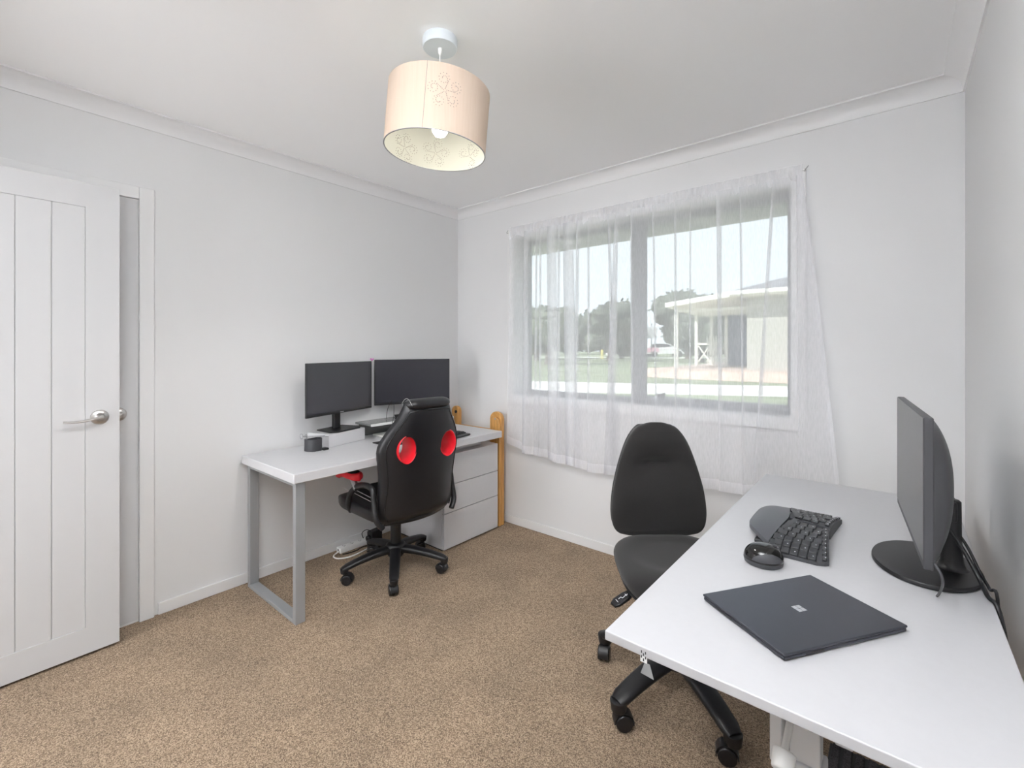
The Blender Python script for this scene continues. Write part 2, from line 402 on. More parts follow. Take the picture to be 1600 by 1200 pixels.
# ------------------------------------------------------------------ curtain
cur = thing('sheer_curtain', 'white sheer curtain gathered on a wire across the window', 'curtain', (1.5, -.05, 2.14))
# pleats: x at top, x at bottom, half width top, half width bottom
PL = [(.585, .57, .0, .0), (.735, .755, .012, .02), (.83, .83, .004, .004), (.865, .875, .004, .006), (.955, 1.00, .03, .038), (1.02, 1.03, .006, .006),
      (1.085, 1.135, .035, .045), (1.165, 1.155, .010, .008), (1.245, 1.265, .004, .004), (1.385, 1.43, .008, .005), (1.44, 1.40, .008, .03), (1.535, 1.56, .004, .003), (1.67, 1.70, .004, .002), (1.80, 1.815, .004, .006),
      (1.885, 1.89, .003, .002), (2.03, 2.045, .012, .006), (2.135, 2.16, .004, .003), (2.29, 2.21, .006, .008), (2.385, 2.40, .004, .003), (2.405, 2.56, 0, 0)]
ZB = [(.57, .60), (.728, .575), (.735, .548), (.98, .553), (1.0, .532), (1.13, .528), (1.30, .513), (1.96, .54), (2.15, .546), (2.56, .60)]
ZT = 2.118
cols = []   # (xt, xb, layer)
for i, (xt, xb, wt, wb) in enumerate(PL):
    if wt == 0 and wb == 0: cols.append((xt, xb, 0., i)); continue
    cols.append((xt - wt * .5, xb - wb * .5, .0, i))
    cols.append((xt + wt, xb + wb, .002, i)); cols.append((xt + wt * 1.05, xb + wb * 1.05, .006, i))
    cols.append((xt - wt, xb - wb, .009, i)); cols.append((xt - wt * 1.05, xb - wb * 1.05, .013, i))
    cols.append((xt + wt * .5, xb + wb * .5, .015, i))
full = []
for a, c in zip(cols, cols[1:]):
    gap = abs(c[0] - a[0]); n = max(1, int(gap / .03))
    for k in range(n):
        t = k / n; full.append((a[0] + (c[0] - a[0]) * t, a[1] + (c[1] - a[1]) * t, a[2] + (c[2] - a[2]) * t if a[3] == c[3] else a[2] * (1 - t) + c[2] * t, a[3] == c[3], t))
full.append((*cols[-1][:3], True, 0))
NV = 44
def cpos(c, v):
    xt, xb, lay, inpl, t = c
    s = v ** .9
    x = xt + (xb - xt) * s
    zb = interp(xb, ZB)
    z = ZT + (zb - ZT) * v
    ease = clamp(v / .12, 0, 1)
    if not inpl:
        x += .001 * math.sin(7 * v + xt * 30) * ease
    bell = (.006 + .018 * v) * (math.sin(xb * 21.0) * .5 + .5) + .012 * v
    ruck = .004 * (1 - ease) * math.sin(xt * 230)
    y = -.034 - (lay * (1 + .5 * v)) - bell * ease + ruck
    return (x - 1.5, y + .05, z - 2.14)
def curtain_mesh(v0, v1, nv, off=0.):
    m = MB(); bm = m.bm
    vs = []
    for c in full:
        col = []
        for j in range(nv + 1):
            p = cpos(c, v0 + (v1 - v0) * j / nv); col.append(bm.verts.new((p[0], p[1] - off, p[2])))
        vs.append(col)
    for i in range(len(vs) - 1):
        for j in range(nv): bm.faces.new((vs[i][j], vs[i + 1][j], vs[i + 1][j + 1], vs[i][j + 1]))
    return m
o = curtain_mesh(0, 1, NV).obj('curtain_fabric', M_sheer, cur, sharp=180, recalc=False)
curtain_mesh(.965, 1, 3, .0025).obj('curtain_hem', M_hem, cur, sharp=180, recalc=False)
# gathered heading: a sleeve with small frills above and below the wire
def headfn(u, v):
    x = .582 + (2.408 - .582) * u
    z = 2.168 - .075 * v + .0012 * math.sin(x * 97) * (1 - v) + .012 * v * math.sin(x * 41)
    y = -.036 + .003 * math.sin(x * 170 + 2 * math.sin(x * 23)) - .007 * math.sin(PI * v)
    return (x - 1.5, y + .05, z - 2.14)
MB().grid(headfn, 420, 6).obj('curtain_heading', M_hem, cur, sharp=180, recalc=False)
# side hem along the flaring edge
def sidefn(u, v):
    p = cpos(full[-1], v); return (p[0] - .028 * (1 - u), p[1] - .003, p[2])
MB().grid(sidefn, 2, NV).obj('side_hem', M_hem, cur, sharp=180, recalc=False)
wr = MB(); wr.tube([(.548, -.03, 2.139), (1.5, -.033, 2.137), (2.418, -.03, 2.141)], .003, 8)
wr.obj('curtain_wire', M_white, cur, True)
for x, z, lb in ((.548, 2.139, 'small metal hook on the casing corner nearest the pine posts'), (2.415, 2.143, 'small metal hook on the casing corner nearest the standing desk')):
    hk = thing('curtain_hook', lb, 'hook', (x, -.018, z), 0, 'curtain wire hooks')
    MB().cyl((0, 0, 0), (0, -.004, 0), .006).obj('hook_plate', M_nickel, hk)
    MB().tube(catmull([(0, -.003, 0), (0, -.012, -.003), (.008, -.016, .004), (.016, -.014, .014)], 4), .0018, 8).obj('hook_pin', M_steel, hk)

# ------------------------------------------------------------------ pendant lamp
LX, LY = 1.488, -1.506
lamp = thing('pendant_lamp', 'drum pendant lamp with peach fabric shade hanging from the ceiling', 'lamp', (LX, LY, HC))
MB().lathe([(0, 0), (.061, 0), (.062, -.004), (.062, -.03), (.059, -.034), (0, -.034)], n=48).obj('ceiling_rose', M_rose, lamp)
MB().lathe([(0, -.034), (.008, -.034), (.007, -.048), (.004, -.056), (0, -.056)], n=16).obj('cord_grip', M_white, lamp)
MB().tube([(0, 0, -.05), (-.001, .0, -.2), (-.002, 0, -.23)], .0025, 8).obj('cord', M_white, lamp)
# shade hangs slightly skewed: build about its top centre then tilt
SR, SHH = .180, .216
TILT = Matrix.Translation((0, 0, -.188)) @ Matrix.Rotation(math.radians(-4.6), 4, Vector((.639, -.769, 0)).normalized())
def tilted(m): bmesh.ops.transform(m.bm, matrix=TILT, verts=m.bm.verts); return m
tilted(MB().lathe([(SR, 0), (SR, -SHH), (SR - .0008, -SHH), (SR - .0008, 0)], n=96)).obj('lamp_shade', M_shade, lamp, sharp=60)
tilted(MB().lathe([(SR - .0018, -.001), (SR - .0018, -SHH + .001), (SR - .0026, -SHH + .001), (SR - .0026, -.001)], n=96)).obj('shade_lining', M_lining, lamp, sharp=60)
tilted(MB().lathe([(SR + .0008, -SHH + .0005), (SR + .0008, -SHH - .0012), (SR - .003, -SHH - .0012), (SR - .003, -SHH + .0005), (SR + .0008, -SHH + .0005)], n=96)).obj('shade_rim', M_steel, lamp)
# swirl flower drawn with dotted thread
def swirl_petal(ang):
    pts = []
    for k in range(46):
        t = k / 45
        if t < .25:
            q = t / .25; px, py = .004 + q * .020, -q * .006
        else:
            q = (t - .25) / .75; a = -PI * .55 + q * PI * 3.1; rr = .0125 * (1 - .72 * max(0, q - .25) / .75)
            px, py = .026 + rr * math.cos(a), .0045 + rr * math.sin(a)
        pts.append((px * math.cos(ang) - py * math.sin(ang), px * math.sin(ang) + py * math.cos(ang)))
    return pts
def flower(theta0, zc, r, name, petals=range(5), a0=.3, s=1.):
    m = MB()
    for p in petals:
        pts = swirl_petal(a0 + p * 2 * PI / 5)
        for k, (px, py) in enumerate(pts):
            if k % 2: continue
            th = theta0 + px * s / r; z = zc + py * s
            m.sphere((r * math.cos(th), r * math.sin(th), z), 0.0013, u=6, v=4)
    return tilted(m).obj(name, M_dots, lamp)
ca = math.atan2(-2.617 - LY, 2.748 - LX)           # azimuth towards the doorway side of the room
flower(ca + .13, -.088, SR + .0006, 'cutwork_flower', s=1.45)
for dth, zc, pet in ((PI + .03, -.15, (0, 1, 2, 3, 4)), (PI - .80, -.165, (0, 1, 2, 3)), (PI + .75, -.165, (0, 1, 2, 3, 4))):
    flower(ca + dth, zc, SR - .0032, 'lining_flower', pet, s=1.4)
tilted(MB().box((SR * math.cos(ca - .22) * 1.003, SR * math.sin(ca - .22) * 1.003, -SHH / 2), (.0012, .0012, SHH), ca)).obj('shade_seam', M_dots, lamp)
MB().lathe([(0, -.227), (.018, -.227), (.02, -.233), (.02, -.265), (.014, -.269), (0, -.269)], n=24).obj('lamp_holder', M_white, lamp)
sp = MB()
for k in range(3):
    a = k * 2 * PI / 3 + .4; sp.tube([(.018 * math.cos(a), .018 * math.sin(a), -.235), (SR * .98 * math.cos(a), SR * .98 * math.sin(a), -.24)], .0012, 6)
sp.obj('shade_spider', M_white, lamp)
MB().lathe([(0, -.269), (.013, -.269), (.016, -.277), (.026, -.297), (.0300, -.311), (.0300, -.317), (0, -.317)], n=28).obj('bulb_collar', M_white, lamp)  # opaque collar, added to keep the bulb's light off the ceiling
MB().lathe([(0, -.3171), (.029, -.3171), (.027, -.333), (.018, -.346), (0, -.350)], n=28).obj('light_bulb', M_bulb, lamp)

# ------------------------------------------------------------------ left desk + drawer cabinet
DT = .71
dk = thing('office_desk', 'white desk with a square grey leg loop set along the wall under two monitors', 'desk', (.33, -.9, 0))
MB().bb((.03, -1.632, DT - .045), (.632, -.178, DT), .004, 3).obj('desktop', M_lam, dk, True)
lf = MB(); X0, X1, LY0, LY1, T = .055, .607, -1.612, -1.565, .03
lf.bb((X0, LY0, 0), (X0 + T, LY1, DT - .045), .003).bb((X1 - T, LY0, 0), (X1, LY1, DT - .045), .003)
lf.bb((X0 + T, LY0, 0), (X1 - T, LY1, .02), .003).bb((X0 + T, LY0, DT - .068), (X1 - T, LY1, DT - .045), .003)
lf.obj('leg', M_steel, dk, True)
MB().bb((.10, -.62, .61), (.5, -.25, DT - .045), .002).obj('support_block', M_lam2, dk, True)
cab = thing('drawer_cabinet', 'white three drawer cabinet standing under the desk beside the pine frame', 'drawer cabinet', (.3, -.39, 0))
cb = MB(); cb.bb((.06, -.655, .012), (.54, -.141, .608), .002)
cb.obj('cabinet_body', M_lam2, cab, True)
MB().bb((.07, -.645, 0), (.53, -.151, .012)).obj('plinth', M_gap, cab, True)
MB().bb((.538, -.648, .02), (.5425, -.148, .6)).obj('shadow_gap', M_gap, cab, True)
for z0, z1 in ((.012, .236), (.240, .412), (.416, .608)):
    MB().bb((.5425, -.653, z0), (.56, -.143, z1), .0015).obj('drawer_front', M_lam, cab, True)

# monitors on the left desk
def monitor_panel(root, p0, p1, z0, z1, thick=.012, bulge=.035, chin=.014, scr=M_screen, bz=M_bezel, logo=True, cham=.09):
    """p0,p1: ends (x,y) of the front face seen from the viewer's left to right."""
    a = Vector((p0[0], p0[1], 0)); b_ = Vector((p1[0], p1[1], 0)); u = (b_ - a); wd = u.length; u.normalize()
    n = Vector((-u.y, u.x, 0))          # points away from the viewer
    m4 = Matrix(((u.x, n.x, 0, a.x), (u.y, n.y, 0, a.y), (0, 0, 1, 0), (0, 0, 0, 1)))
    m4 = Matrix.Translation(-root.location) @ m4
    h = z1 - z0
    body = MB(); body.box((wd / 2, thick / 2 + .0008, z0 + h / 2), (wd, thick, h), 0, .0025, 2, m4)
    body.obj('monitor_housing', bz, root)
    bk = MB()
    def bf(u, v):
        x = .003 + (wd - .006) * u; z = z0 + .004 + (h - .008) * v
        d = bulge * max(0, 1 - abs(2 * v - 1) ** 2.3) ** .75 * max(0, 1 - abs(2 * u - 1) ** 8) ** .6
        return m4 @ Vector((x, thick + d, z))
    bk.grid(bf, 40, 32); bk.obj('monitor_back', bz, root)
    s = MB(); s.box((wd / 2, .0004, z0 + chin + (h - chin) / 2), (wd - .008, .001, h - chin - .004), 0, 0, 2, m4); s.obj('screen', scr, root)
    if logo: MB().box((wd / 2, .0004, z0 + chin * .5), (.03, .001, .005), 0, 0, 2, m4).obj('badge', M_silver, root)
    return m4, wd
RH = .075
bx = tag(MB().box((0, 0, RH / 2), (.18, .285, RH), 0, .002).obj('riser_box', M_lam), 'plain white box on the desk lifting the smaller-based monitor', 'riser')
bx.location = (.10, -1.118, DT + .0005); bx.rotation_euler = (0, 0, math.radians(13))
mA = thing('monitor', 'black monitor standing on the white riser box beside the charcoal pen pot', 'monitor', (.1, -1.10, DT + RH + .001))
m4, wd = monitor_panel(mA, (.205, -1.362), (.06, -.845), .892, 1.203)
zb = DT + RH + .001
bs = MB(); R_ = Matrix.Rotation(math.radians(14), 4, 'Z')
bs.prism([(-.085, -.10), (.05, -.125), (.085, -.085), (.085, .085), (.05, .125), (-.085, .10)], .009, Matrix.Translation((0, 0, 0)) @ R_, .003); bs.obj('stand_base', M_blk, mA)
nk = MB(); nk.box((-.03, 0, .14), (.025, .05, .27), 0, .006, 2, R_); nk.obj('stand_neck', M_blk, mA)
mB = thing('monitor', 'black monitor standing on the smoked shelf behind the red and black chair', 'monitor', (.12, -.58, DT + .1))
m4, wd = monitor_panel(mB, (.075, -.835), (.265, -.335), .905, 1.212, logo=False)
bs = MB(); R2 = Matrix.Rotation(math.radians(-20), 4, 'Z')
bs.prism([(-.07, -.09), (.05, -.115), (.08, -.08), (.08, .08), (.05, .115), (-.07, .09)], .008, Matrix.Translation((0.0, 0, .0015)) @ R2, .003); bs.obj('stand_base', M_blk, mB)
MB().box((.0, 0, .13), (.025, .05, .24), 0, .006, 2, R2).obj('stand_neck', M_blk, mB)
sh = thing('monitor_shelf', 'low smoked shelf on pale side panels carrying the second desk monitor', 'monitor stand', (.12, -.66, DT + .0005))
MB().bb((.035, -.955, DT + .086), (.215, -.36, DT + .098), .003).obj('shelf_top', M_glassg, sh, True)
MB().bb((.2155, -.955, DT + .084), (.219, -.36, DT + .1), .001).obj('shelf_edge', M_white, sh, True)
for y in (-.45, -.40): pass
MB().bb((.05, -.40, DT + .0005), (.205, -.385, DT + .086), .001).obj('side_panel', M_glassg, sh, True)
MB().bb((.038, -.93, DT + .0005), (.05, -.40, DT + .086), .001).obj('rear_panel', M_glassg, sh, True)
pp = tag(MB().bb((.09, -.86, DT + .0005), (.205, -.55, DT + .013), .003).obj('paper_pad', M_paper), 'flat white pad lying under the smoked monitor shelf', 'paper')
pk = MB(); pk.sphere((0, 0, .006), .006, (1, 1, 1)).sphere((0, -.008, .014), .006, (.8, 1.2, .8)).sphere((0, .009, .013), .006, (.8, 1.2, .8))
pk = tag(pk.obj('bow_clip', M_pink), 'tiny pink bow clip perched on the top corner between the two monitors', 'clip'); pk.location = (.061, -.846, 1.2035)
# pen holder
ph = thing('pen_holder', 'small charcoal pen pot with wavy sides beside the white riser box', 'pen holder', (.215, -1.322, DT + .0005))
out = []
for k in range(28):
    a = 2 * PI * k / 28; r = .036 + .004 * math.cos(3 * a)
    out.append((1.0 * r * sup(math.cos(a), .7), 1.25 * r * sup(math.sin(a), .7)))
pm = MB(); pm.rings([[(x * s, y * s, z) for x, y in out] for s, z in ((1, 0), (1.02, .004), (1.0, .03), (1.0, .066), (.93, .066), (.93, .02))], cap=True)
pm.obj('pot', M_dkgrey, ph)
MB().bb((.01, .03, 0), (.05, .062, .012), .003).obj('pot_foot', M_blk, ph)
gl = thing('eyeglasses', 'pair of thin wire spectacles resting on top of the charcoal pen pot', 'spectacles', (.215, -1.322, DT + .068))
for sgn in (-1, 1):
    MB().tube([(.02 * sgn + .03 * math.cos(a) * .55 - .03, -.045 + .004 * sgn, .012 + .014 * math.sin(a)) for a in [2 * PI * k / 20 for k in range(21)]], .0012, 6).obj('lens_rim', M_steel, gl)
    MB().tube([(.02 * sgn - .03 + .008, -.045, .012), (.02 * sgn + .0, .0, .010), (.02 * sgn, .075, .002)], .0013, 6).obj('temple_arm', M_blk, gl)
# keyboard pieces each side of the chair
kb = thing('desk_mat', 'thin black mat end on the white desk, beside the gaming chair shoulder', 'desk mat', (.37, -.93, DT + .0005))
MB().bb((.30, -1.0, DT + .0005), (.47, -.78, DT + .006), .002).obj('mat_sheet', M_blk, kb, True)
k2 = thing('keyboard', 'black keyboard with wrist rest on the white desk beyond the gaming chair', 'keyboard', (.49, -.56, DT + .0005))
k2.rotation_euler = (0, 0, math.radians(8))
MB().bb((-.07, -.17, 0), (.065, .115, .018), .004).obj('keyboard_case', M_blk, k2)
kk = MB(); kk.bb((.07, -.17, 0), (.105, .112, .014), .005); kk.obj('wrist_rest', M_dkgrey, k2)
kc = None
for r in range(4):
    for c in range(9):
        if kc is None:
            kc = MB().box((0, 0, .003), (.024, .025, .006), 0, .002).obj('key', M_key, k2); o = kc
        else:
            o = kc.copy(); C.objects.link(o)
        o.location = (-.05 + r * .032, -.14 + c * .029, .018)
wc = tag(MB().bb((.055, -.205, DT + .0005), (.105, -.16, DT + .055), .006).obj('power_adapter', M_white), 'small white adapter block on the far desk corner by the pine post', 'adapter'); wc.location = (.02, .0, 0)
# cables behind
for pts, lb in (([(.085, -.80, .93), (.075, -.79, .86), (.08, -.80, DT + .1)], 'thin black cable hanging from the second monitor down to the shelf'),):
    tag(MB().tube(catmull([(.24, -.80, .93), (.232, -.795, .86), (.228, -.803, .80), (.226, -.81, DT + .018)], 5), .002, 6).obj('monitor_cable', M_blk), lb, 'cable', 'cables of the second monitor')
    tag(MB().tube(catmull([(.12, -.74, .93), (.105, -.755, .87), (.1, -.76, DT + .101)], 5), .002, 6).obj('monitor_cable', M_blk), 'short black cable slanting from the second monitor to the back of the shelf', 'cable', 'cables of the second monitor')

# pine frame behind the desk
pf = thing('pine_frame', 'orange pine frame with two round topped posts between the desk and window wall', 'wooden frame', (.26, -.07, 0))
def post(x0, x1, y0, y1, h, name):
    m = MB(); r = (x1 - x0) / 2; out = [(x0, 0), (x1, 0)] + [((x0 + x1) / 2 + r * math.cos(a), h - r + r * math.sin(a)) for a in [PI * k / 14 for k in range(15)]]
    m.prism(out, y1 - y0, Matrix.Translation((0, y1, 0)) @ Matrix.Rotation(PI / 2, 4, 'X'), .006); return m.obj(name, M_pine, pf, True)
post(.432, .545, -.088, -.052, .822, 'post')
post(.018, .098, -.088, -.052, .83, 'post')
MB().bb((.10, -.08, .60), (.432, -.058, .688), .004).obj('rail', M_pine, pf, True)
MB().bb((.10, -.08, .12), (.432, -.058, .2), .004).obj('rail', M_pine, pf, True)
fr = MB(); fr.prism([(.50, .0), (.545, .0), (.545, .70), (.535, .77), (.49, .80), (.458, .78), (.455, .74), (.485, .715), (.50, .69)], .022, Matrix.Translation((0, -.089, 0)) @ Matrix.Rotation(PI / 2, 4, 'X'), .003)
fr.obj('brace', M_pine, pf, True)
for x, z in ((.508, .775),): MB().cyl((x, -.111, z), (x, -.116, z), .006).obj('screw_cap', M_steel, pf, True)
MB().cyl((.073, -.088, .787), (.073, -.096, .787), .011).obj('knob', M_blk, pf, True)

# power strip, adapter and cables on the carpet
ps = thing('power_strip', 'white power strip lying along the skirting under the desk', 'power strip', (.06, -.98, 0))
ps.rotation_euler = (0, 0, math.radians(-2))
MB().box((0, 0, .018), (.05, .21, .034), 0, .006).obj('strip_body', M_white, ps)
for k in range(3):
    m = MB(); y = -.07 + k * .055
    for dx, dy in ((-.008, 0), (.008, 0), (0, .01)): m.box((dx, y + dy, .0352), (.003, .006, .001))
    m.obj('socket', M_lapdk, ps)
MB().box((.0, -.1055, .02), (.012, .002, .012), 0, .0005).obj('switch', M_lapdk, ps)
tag(MB().tube(catmull([(.075, -1.09, .02), (.08, -1.13, .006), (.13, -1.13, .005), (.165, -1.07, .005), (.155, -.97, .005), (.13, -.88, .005), (.10, -.78, .005)], 7), .004, 8).obj('white_cable', M_cablew), 'white power lead looping over the carpet beside the power strip', 'cable')
tag(MB().tube(catmull([(.10, -1.08, .004), (.115, -1.0, .004), (.10, -.95, .004), (.112, -.88, .004)], 6), .003, 8).obj('black_cable', M_blk), 'thin black lead lying beside the white power strip', 'cable')
tag(MB().tube(catmull([(.07, -1.35, .07), (.03, -1.29, .004), (.02, -1.22, .004)], 6), .004, 8).obj('wall_lead', M_blk), 'short black lead at the skirting near the grey desk leg', 'cable') if False else None
ad = thing('cable_box', 'black adapter brick standing on the carpet at the end of the power strip', 'adapter', (.175, -.90, 0), math.radians(8))
MB().box((0, 0, .062), (.05, .085, .124), 0, .006).obj('case', M_blk, ad)
MB().tube(catmull([(0, -.03, .124), (-.01, -.06, .14), (-.02, -.085, .125), (-.02, -.075, .09)], 6), .0025, 8).obj('lead', M_blk, ad)
plg = MB(); plg.cyl((0, -.062, .085), (0, -.043, .085), .017, .02, 20, .003); plg.obj('plug', M_blks, ad)

# ------------------------------------------------------------------ caster + star base for both chairs
def star_base(root, angs, R, z_hub, z_tip, r_hub, w0, w1, rw=.027, skew=(.6, -.9, .3, 1.2, -.4), droop=.05):
    hb = MB(); hb.lathe([(0, z_hub - .055), (r_hub * .75, z_hub - .055), (r_hub, z_hub - .035), (r_hub, z_hub + .012), (r_hub * .8, z_hub + .022), (0, z_hub + .022)], n=28)
    hb.obj('base_hub', M_blk, root)
    for k, a in enumerate(angs):
        ca_, sa = math.cos(a), math.sin(a)
        lg = MB(); rs = []
        N = 12
        for i in range(N + 1):
            t = i / N; d = r_hub * .4 + (R - r_hub * .4) * t
            z = z_hub - .012 - (z_hub - .012 - z_tip) * (t ** 1.7); hw = (w0 + (w1 - w0) * t) / 2; hh = (.044 * (1 - t) + .030 * t) / 2
            if i == N: hw *= .75; hh *= .7
            ring = []
            for q in range(14):
                an = 2 * PI * q / 14; x = hw * sup(math.cos(an), .75); zz = hh * sup(math.sin(an), .75)
                ring.append((d * ca_ - x * sa, d * sa + x * ca_, z + zz))
            rs.append(ring)
        lg.rings(rs)
        # rounded foot carrying the caster pin
        e = ((R - .012) * ca_, (R - .012) * sa)
        lg.cyl((*e, z_tip + .004), (*e, 2 * rw + .004), w1 * .46, w1 * .40, 18, .003)
        lo = lg.obj('base_leg', M_blk, root)
        cst = MB(); aa = a + skew[k]; ux, uy = math.cos(aa), math.sin(aa); ox, oy = e[0] + ux * .016, e[1] + uy * .016
        # hood
        hood = []
        for i in range(9):
            an = -.25 + (PI + .35) * i / 8
            hood.append((math.cos(an) * (rw + .004), math.sin(an) * (rw + .004)))
        for sgn in (-1, 1):
            # two twin wheels
            c0 = Vector((ox - uy * .004 * sgn, oy + ux * .004 * sgn, rw)); c1 = Vector((ox - uy * .024 * sgn, oy + ux * .024 * sgn, rw))
            w_ = MB(); w_.cyl(c0, c1, rw, rw * .93, 28, .004); w_.obj('caster_wheel', M_blks, root)
        hd = MB(); hm = Matrix(((ux, -uy, 0, ox), (uy, ux, 0, oy), (0, 0, 1, rw), (0, 0, 0, 1)))
        o1 = [hm @ Vector((c, -.019, s)) for c, s in hood] + [hm @ Vector((c * .9, -.019, s * .9)) for c, s in hood[::-1]]
        o2 = [hm @ Vector((c, .019, s)) for c, s in hood] + [hm @ Vector((c * .9, .019, s * .9)) for c, s in hood[::-1]]
        hd.rings([o1, o2]); hd.cyl((*e, rw * 1.7), (*e, 2 * rw + .012), .008)
        hd.obj('caster_hood', M_blk, root)

def back_shell(tab, z0, z1, yfun, thick, nz=26, nr=40, ex=.55, front_mod=None, xmul=1.):
    rs = []
    for i in range(nz + 1):
        t = i / nz; t2 = .5 - .5 * math.cos(PI * t); z = z0 + (z1 - z0) * t2
        hw = sinterp(z, tab); th = thick * min(1, (1 - (2 * t2 - 1) ** 8) + .35)
        ring = []
        for q in range(nr):
            an = 2 * PI * q / nr; x = hw * sup(math.cos(an), ex); y = th / 2 * sup(math.sin(an), ex)
            y += yfun(x, z, hw)
            if front_mod and math.sin(an) > 0: y += front_mod(x, z, hw) * math.sin(an)
            ring.append((x * xmul, y, z))
        rs.append(ring)
    return rs

# ------------------------------------------------------------------ gaming chair
gc = thing('gaming_chair', 'black and red gaming chair pushed up to the white wall desk', 'office chair', (.52, -.99, 0), math.radians(85))
angs = [math.radians(d - 85) for d in (-107, -38, 33, 108, 176)]
star_base(gc, angs, .30, .145, .085, .054, .064, .05, .029, skew=(2.6, -2.9, 2.8, 2.3, -2.5))
MB().cyl((0, 0, .14), (0, 0, .29), .03, n=24).cyl((0, 0, .29), (0, 0, .31), .024).obj('column_sleeve', M_blk, gc)
MB().cyl((0, 0, .31), (0, 0, .36), .016).obj('gas_lift', M_blks, gc)
MB().bb((-.09, -.13, .335), (.09, .13, .362), .006).obj('tilt_mechanism', M_blk, gc)
MB().cyl((.1, -.03, .345), (.24, -.05, .345), .006).cyl((.24, -.05, .345), (.28, -.055, .345), .011).obj('height_lever', M_blk, gc)
# seat bucket
rs = []
for i in range(15):
    t = i / 14; y = -.235 + .47 * t; hw = sinterp(t, [(0, .17), (.1, .225), (.5, .245), (.85, .25), (1, .235)])
    ring = []
    for q in range(36):
        an = 2 * PI * q / 36; x = hw * sup(math.cos(an), .5); z = .045 * sup(math.sin(an), .6) * (1 if 0 < i < 14 else .6)
        if math.sin(an) > 0: z += .018 * (abs(x) / hw) ** 3 - .008 + .01 * t
        ring.append((x, y, .405 + z))
    rs.append(ring)
MB().rings(rs).obj('seat', M_leather, gc)
def seat_top(u, v):
    x = -.165 + .33 * u; y = -.2 + .4 * v
    return (x, y, .4635 + .004 * math.sin(PI * u) * math.sin(PI * v) + .010 * v - .004 * (1 - v))
MB().grid(seat_top, 10, 10).obj('seat_panel', M_mesh, gc, recalc=False)
for sx in (-1, 1):
    st = MB()
    st.tube([(sx * .172, -.2 + .42 * k / 12, .464 + .010 * (k / 12)) for k in range(13)], .0016, 6)
    st.obj('seat_stitching', M_stitch, gc)
    MB().tube([(sx * .205, -.2 + .43 * k / 12, .467 + .008 * (k / 12)) for k in range(13)], .0014, 6).obj('seat_stitching', M_stitch, gc)

# back
GT = [(.38, .20), (.40, .222), (.44, .236), (.50, .236), (.58, .232), (.68, .240), (.755, .250), (.80, .244), (.86, .214), (.91, .180), (.95, .155), (.985, .144), (1.005, .137)]
def gy(x, z, hw):
    return -.24 - .085 * ((z - .38) / .64) - .0 * x + .10 * (abs(x) / .25) ** 2.6 * .55
bk = MB(); bk.rings(back_shell(GT, .382, 1.0, gy, .085, 30, 48, .62))
bo = bk.obj('backrest', M_leather, gc)
HOLES = [(-.128, .770), (.128, .770)]
cut = MB()
for hx, hz in HOLES:
    cut.rings([[(hx + .05 * math.cos(2 * PI * k / 32), y, hz + .066 * math.sin(2 * PI * k / 32)) for k in range(32)] for y in (-.6, .1)])
co = cut.obj('cutter', M_leather, gc)
md = bo.modifiers.new('b', 'BOOLEAN'); md.object = co; md.operation = 'DIFFERENCE'; md.solver = 'EXACT'
bpy.context.view_layer.update()
dg = bpy.context.evaluated_depsgraph_get()
nm = bpy.data.meshes.new_from_object(bo.evaluated_get(dg)); bo.modifiers.clear(); bo.data = nm
for p_ in nm.polygons: p_.use_smooth = True
nm.set_sharp_from_angle(angle=math.radians(35))
bpy.data.objects.remove(co)
for hx, hz in HOLES:
    yc = gy(hx, hz, .25)
    prof = [(-.045, 1.10), (-.047, 1.06), (-.043, 1.0), (.0, .95), (.07, .90), (.085, .98), (.075, 1.12), (0.0, 1.03), (-.04, 1.06)]
    MB().rings([[(hx + .05 * s * math.cos(2 * PI * k / 32), yc + dy, hz + .066 * s * math.sin(2 * PI * k / 32)) for k in range(32)] for dy, s in prof], cap=False, closed=True).obj('harness_port', M_red, gc)
# rolled headrest
hr = []
for i in range(25):
    t = i / 24; x = -.135 + .27 * t; e_ = (1 - abs(2 * t - 1) ** 6) ** .5 * .8 + .2
    hr.append([(x, gy(x, 1.0, .14) + .052 * e_ * math.cos(2 * PI * k / 20), .997 + .030 * e_ * math.sin(2 * PI * k / 20)) for k in range(20)])
MB().rings(hr).obj('headrest_roll', M_leather, gc)
# piping around the rear panel
def rear_pt(z, s, inset):
    hw = sinterp(z, GT) - inset; x = s * hw
    f = (1 - (abs(x) / sinterp(z, GT)) ** (1 / .62 * 1.0)) if True else 0
    c = min(1, abs(x) / sinterp(z, GT)); an = math.acos(min(1, c ** (1 / .62))); y = -.0425 * abs(math.sin(an)) ** .62
    return Vector((x, gy(x, z, .25) + y - .0005, z))
zs = [.40 + .56 * k / 30 for k in range(31)]
loop = [rear_pt(z, -1, .026) for z in zs] + [rear_pt(.966, -1 + 2 * k / 10, .03) for k in range(1, 10)] + [rear_pt(z, 1, .026) for z in zs[::-1]]
MB().tube(loop, .0032, 8).obj('piping', M_blks, gc)
sts = MB()
sts.tube([(-.125, gy(-.125, 1, .14) - .05 + .1 * k / 10, .997 + .034 * math.sin(PI * k / 10)) for k in range(11)], .0009, 6)
sts.obj('stitching', M_stitch, gc)
# bottom back bar
MB().tube([(-.19 + .38 * k / 10, -.245 + .05 * abs(-1 + .2 * k) ** 2, .375) for k in range(11)], .014, 10).obj('back_bar', M_blk, gc)
